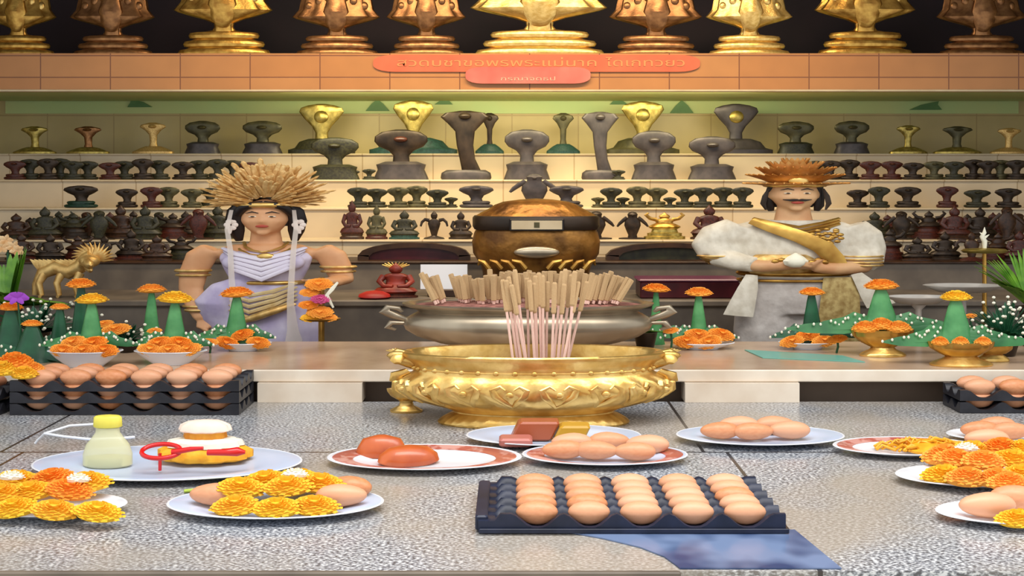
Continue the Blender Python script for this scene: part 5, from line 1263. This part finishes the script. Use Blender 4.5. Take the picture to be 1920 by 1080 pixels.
# P6 noodles
d, zp, r = plate(1700, 838, 272, M_white, 'wide patterned plate with yellow noodles and a blue patterned edge', M_rimred)
rr = random.Random(4); b = MB(); dd = on(846)
for i in range(70):
    a = rr.uniform(0, 6.28); q = rr.random()**.5; cxn, cyn = .13*q*math.cos(a), .04*q*math.sin(a); h0 = .006+.024*(1-q)
    b.tube([(cxn-.02, cyn, h0*rr.random()), (cxn, cyn+rr.uniform(-.02, .02), h0+.004), (cxn+.025, cyn+rr.uniform(-.01, .01), h0*rr.random())], .0035, 5)
b.lathe([(.06, 0), (.062, .006), (.035, .02), (.001, .025)], 20); 
o = single('noodle_heap', b.mesh('noodle_heap', mat('yellow noodles', (240, 178, 40), (224, 150, 24), rough=.5, scale=40)), 'heap of thin yellow noodles on the wide patterned plate', 'food', (X(1738, dd), dd, zp+.004))
# P8 big marigold heap plate at right
d, zp, r = plate(1830, 893, 296, M_white, 'white plate heaped with golden marigolds and eggs beside the noodles')
HEAP = [(1768, 905, .01, MG_Y), (1812, 912, .012, MG_O), (1868, 914, .012, MG_O), (1912, 906, .012, MG_Y), (1790, 885, .03, MG_O), (1842, 890, .034, MG_O), (1896, 886, .034, MG_Y), (1770, 872, .02, MG_O), (1822, 868, .03, MG_Y), (1876, 866, .035, MG_O), (1918, 868, .035, MG_Y)]
for i, (px, py, zo, m) in enumerate(HEAP):
    dd = on(py, CT+.008+zo*.5)
    flower(m, px, 0, 104, dd, zp+zo, f'{"orange" if m is MG_O else "golden"} marigold in the heap beside the noodles, {nth(i)} counting from the plate rim upwards', 'marigolds heaped beside the noodles', hz_=1.0, tilt=(.3, R.uniform(-.15, .15)))
dd = on(886); flower(MG_W, 1812, 0, 56, dd-.03, zp+.058, 'small white blossom on the golden marigold heap', None, 'white_blossom', .9)
lying_egg(1850, 0, on(868), zp+.036, 'pinkish egg half sunk on top of the golden marigold heap', None)
# P9
d, zp, r = plate(1905, 962, 294, M_white, 'white plate of two eggs and two marigolds at the very corner of the counter')
for i, (px, py, fl_) in enumerate([(1852, 975, 1), (1912, 962, -1)]):
    lying_egg(px, 0, on(py)+.01, zp+.0015, ['big pinkish egg on the corner plate, by its rim', 'pinkish egg on the corner plate, behind the big one'][i], 'eggs on the corner plate', 1.08, fl_)
for i, (px, py) in enumerate([(1905, 990), (1890, 948)]):
    flower(MG_O if i else MG_Y, px, 0, 100, on(py)+.01, zp+.004+.03*i, ['yellow marigold on the corner plate by the eggs', 'orange marigold on the corner plate behind the eggs'][i], 'marigolds on the corner plate', tilt=(.3, 0))
# P10
d, zp, r = plate(517, 943, 402, M_blue, 'pale plate of yellow marigolds and brown eggs in front of the red-rimmed plate')
for i, (px, py, zo) in enumerate([(444, 964, .012), (520, 968, .012), (590, 964, .012), (452, 938, .03), (540, 938, .035), (600, 930, .03), (500, 925, .03), (560, 920, .026)]):
    dd = on(py, CT+.008+zo*.5)
    flower(MG_Y, px, 0, 116, dd, zp+zo, f'yellow marigold on the plate before the red-rimmed one, {nth(i)} counting from the near rim', 'marigolds before the red-rimmed plate', hz_=.9, tilt=(.35, R.uniform(-.15, .15)))
for i, (px, py, fl_) in enumerate([(404, 950, 1), (640, 952, -1), (652, 935, 1)]):
    lying_egg(px, 0, on(py)+.0, zp+.0035, ['brown egg at the window-side end of the marigold plate near the green sticks', 'brown egg at the tray-side end of the marigold plate, nearer the rim', 'brown egg at the tray-side end of the marigold plate, behind its twin'][i], 'eggs on the marigold plate', 1.0, fl_)
flower(MG_W, 553, 0, 60, on(945)-.02, zp+.062, 'white blossom on top of the yellow marigold plate', None, 'white_blossom', .9)
# P11
d, zp, r = plate(90, 948, 290, M_white, 'plate crowded with yellow marigolds and two white blossoms near the counter end')
for i, (px, py, zo) in enumerate([(30, 968, .012), (104, 972, .012), (184, 976, .014), (60, 945, .03), (130, 944, .034), (6, 948, .028), (34, 924, .03), (100, 924, .034), (164, 926, .028)]):
    dd = on(py, CT+.008+zo*.5)
    flower(MG_Y if i < 3 else (MG_O if i in (4, 7) else MG_Y), px, 0, 114, dd, zp+zo, f'yellow marigold on the plate at the counter end, {nth(i)} counting from the near rim', 'marigolds at the counter end', hz_=.9, tilt=(.35, R.uniform(-.15, .15)))
for i, (px, py) in enumerate([(22, 945), (146, 950)]):
    flower(MG_W, px, 0, 58, on(py)-.03, zp+.06, ['white blossom on the counter-end marigold plate, nearer the picture edge', 'white blossom on the counter-end marigold plate, nearer the green sticks'][i], 'white blossoms at the counter end', 'white_blossom', .9)
# green sticks
M_gst = mat('green stick', (196, 214, 92), (170, 192, 70), rough=.5, scale=20)
for i, (a, b_) in enumerate([((345, 921), (480, 906)), ((368, 916), (510, 902)), ((400, 911), (470, 917))]):
    d0_, d1x = D(a[1], CT+.005), D(b_[1], CT+.005)
    single('green_stick', MB().tube([(X(a[0], d0_), d0_, CT+.005), (X(b_[0], d1x), d1x, CT+.005)], [.004, .0045], 8).mesh('green_stick', M_gst), f'thin yellow green stalk lying behind the marigold plate, {["longest of three", "thin middle one", "shortest, crossing the others"][i]}', 'stalk', (0, 0, 0), 'green stalks')

# ------------------------------------------------------------------ light
w = bpy.data.worlds.new('world'); sc.world = w; w.use_nodes = True
N = w.node_tree.nodes; L = w.node_tree.links
bg = N['Background']; bg.inputs['Strength'].default_value = 1.0; bg.inputs['Color'].default_value = (.92, .96, 1.0, 1)
def area(name, loc, rot, sx_, sy_, power, col, spread=PI):
    l = bpy.data.lights.new(name, 'AREA'); l.shape = 'RECTANGLE'; l.size = sx_; l.size_y = sy_; l.energy = power; l.color = col; l.spread = spread
    o = bpy.data.objects.new(name, l); COL.objects.link(o); o.location = loc; o.rotation_euler = rot
    return o
WARM = (1.0, .80, .54)
area('ceiling_lamp', (0.05, 4.6, EYE+1.7), (math.radians(30), 0, 0), 3.4, .3, 50, WARM, math.radians(115))
area('niche_lamp', (0.05, FD+.06, UZ0-.01), (math.radians(48), 0, 0), 2.6, .06, 15, (1.0, .88, .56))
area('daylight_fill', (0.7, 1.5, EYE+2.2), (math.radians(8), 0, 0), 4.2, 1.2, 62, (1.0, .97, .93), math.radians(120))  # added unseen panel overhead to brighten the counter; no window there
sc.view_settings.view_transform = 'Standard'; sc.view_settings.look = 'None'; sc.view_settings.gamma = 1; sc.view_settings.exposure = 0.1
sc.view_settings.use_curve_mapping = False
sc.cycles.max_bounces = 8; sc.cycles.transparent_max_bounces = 12
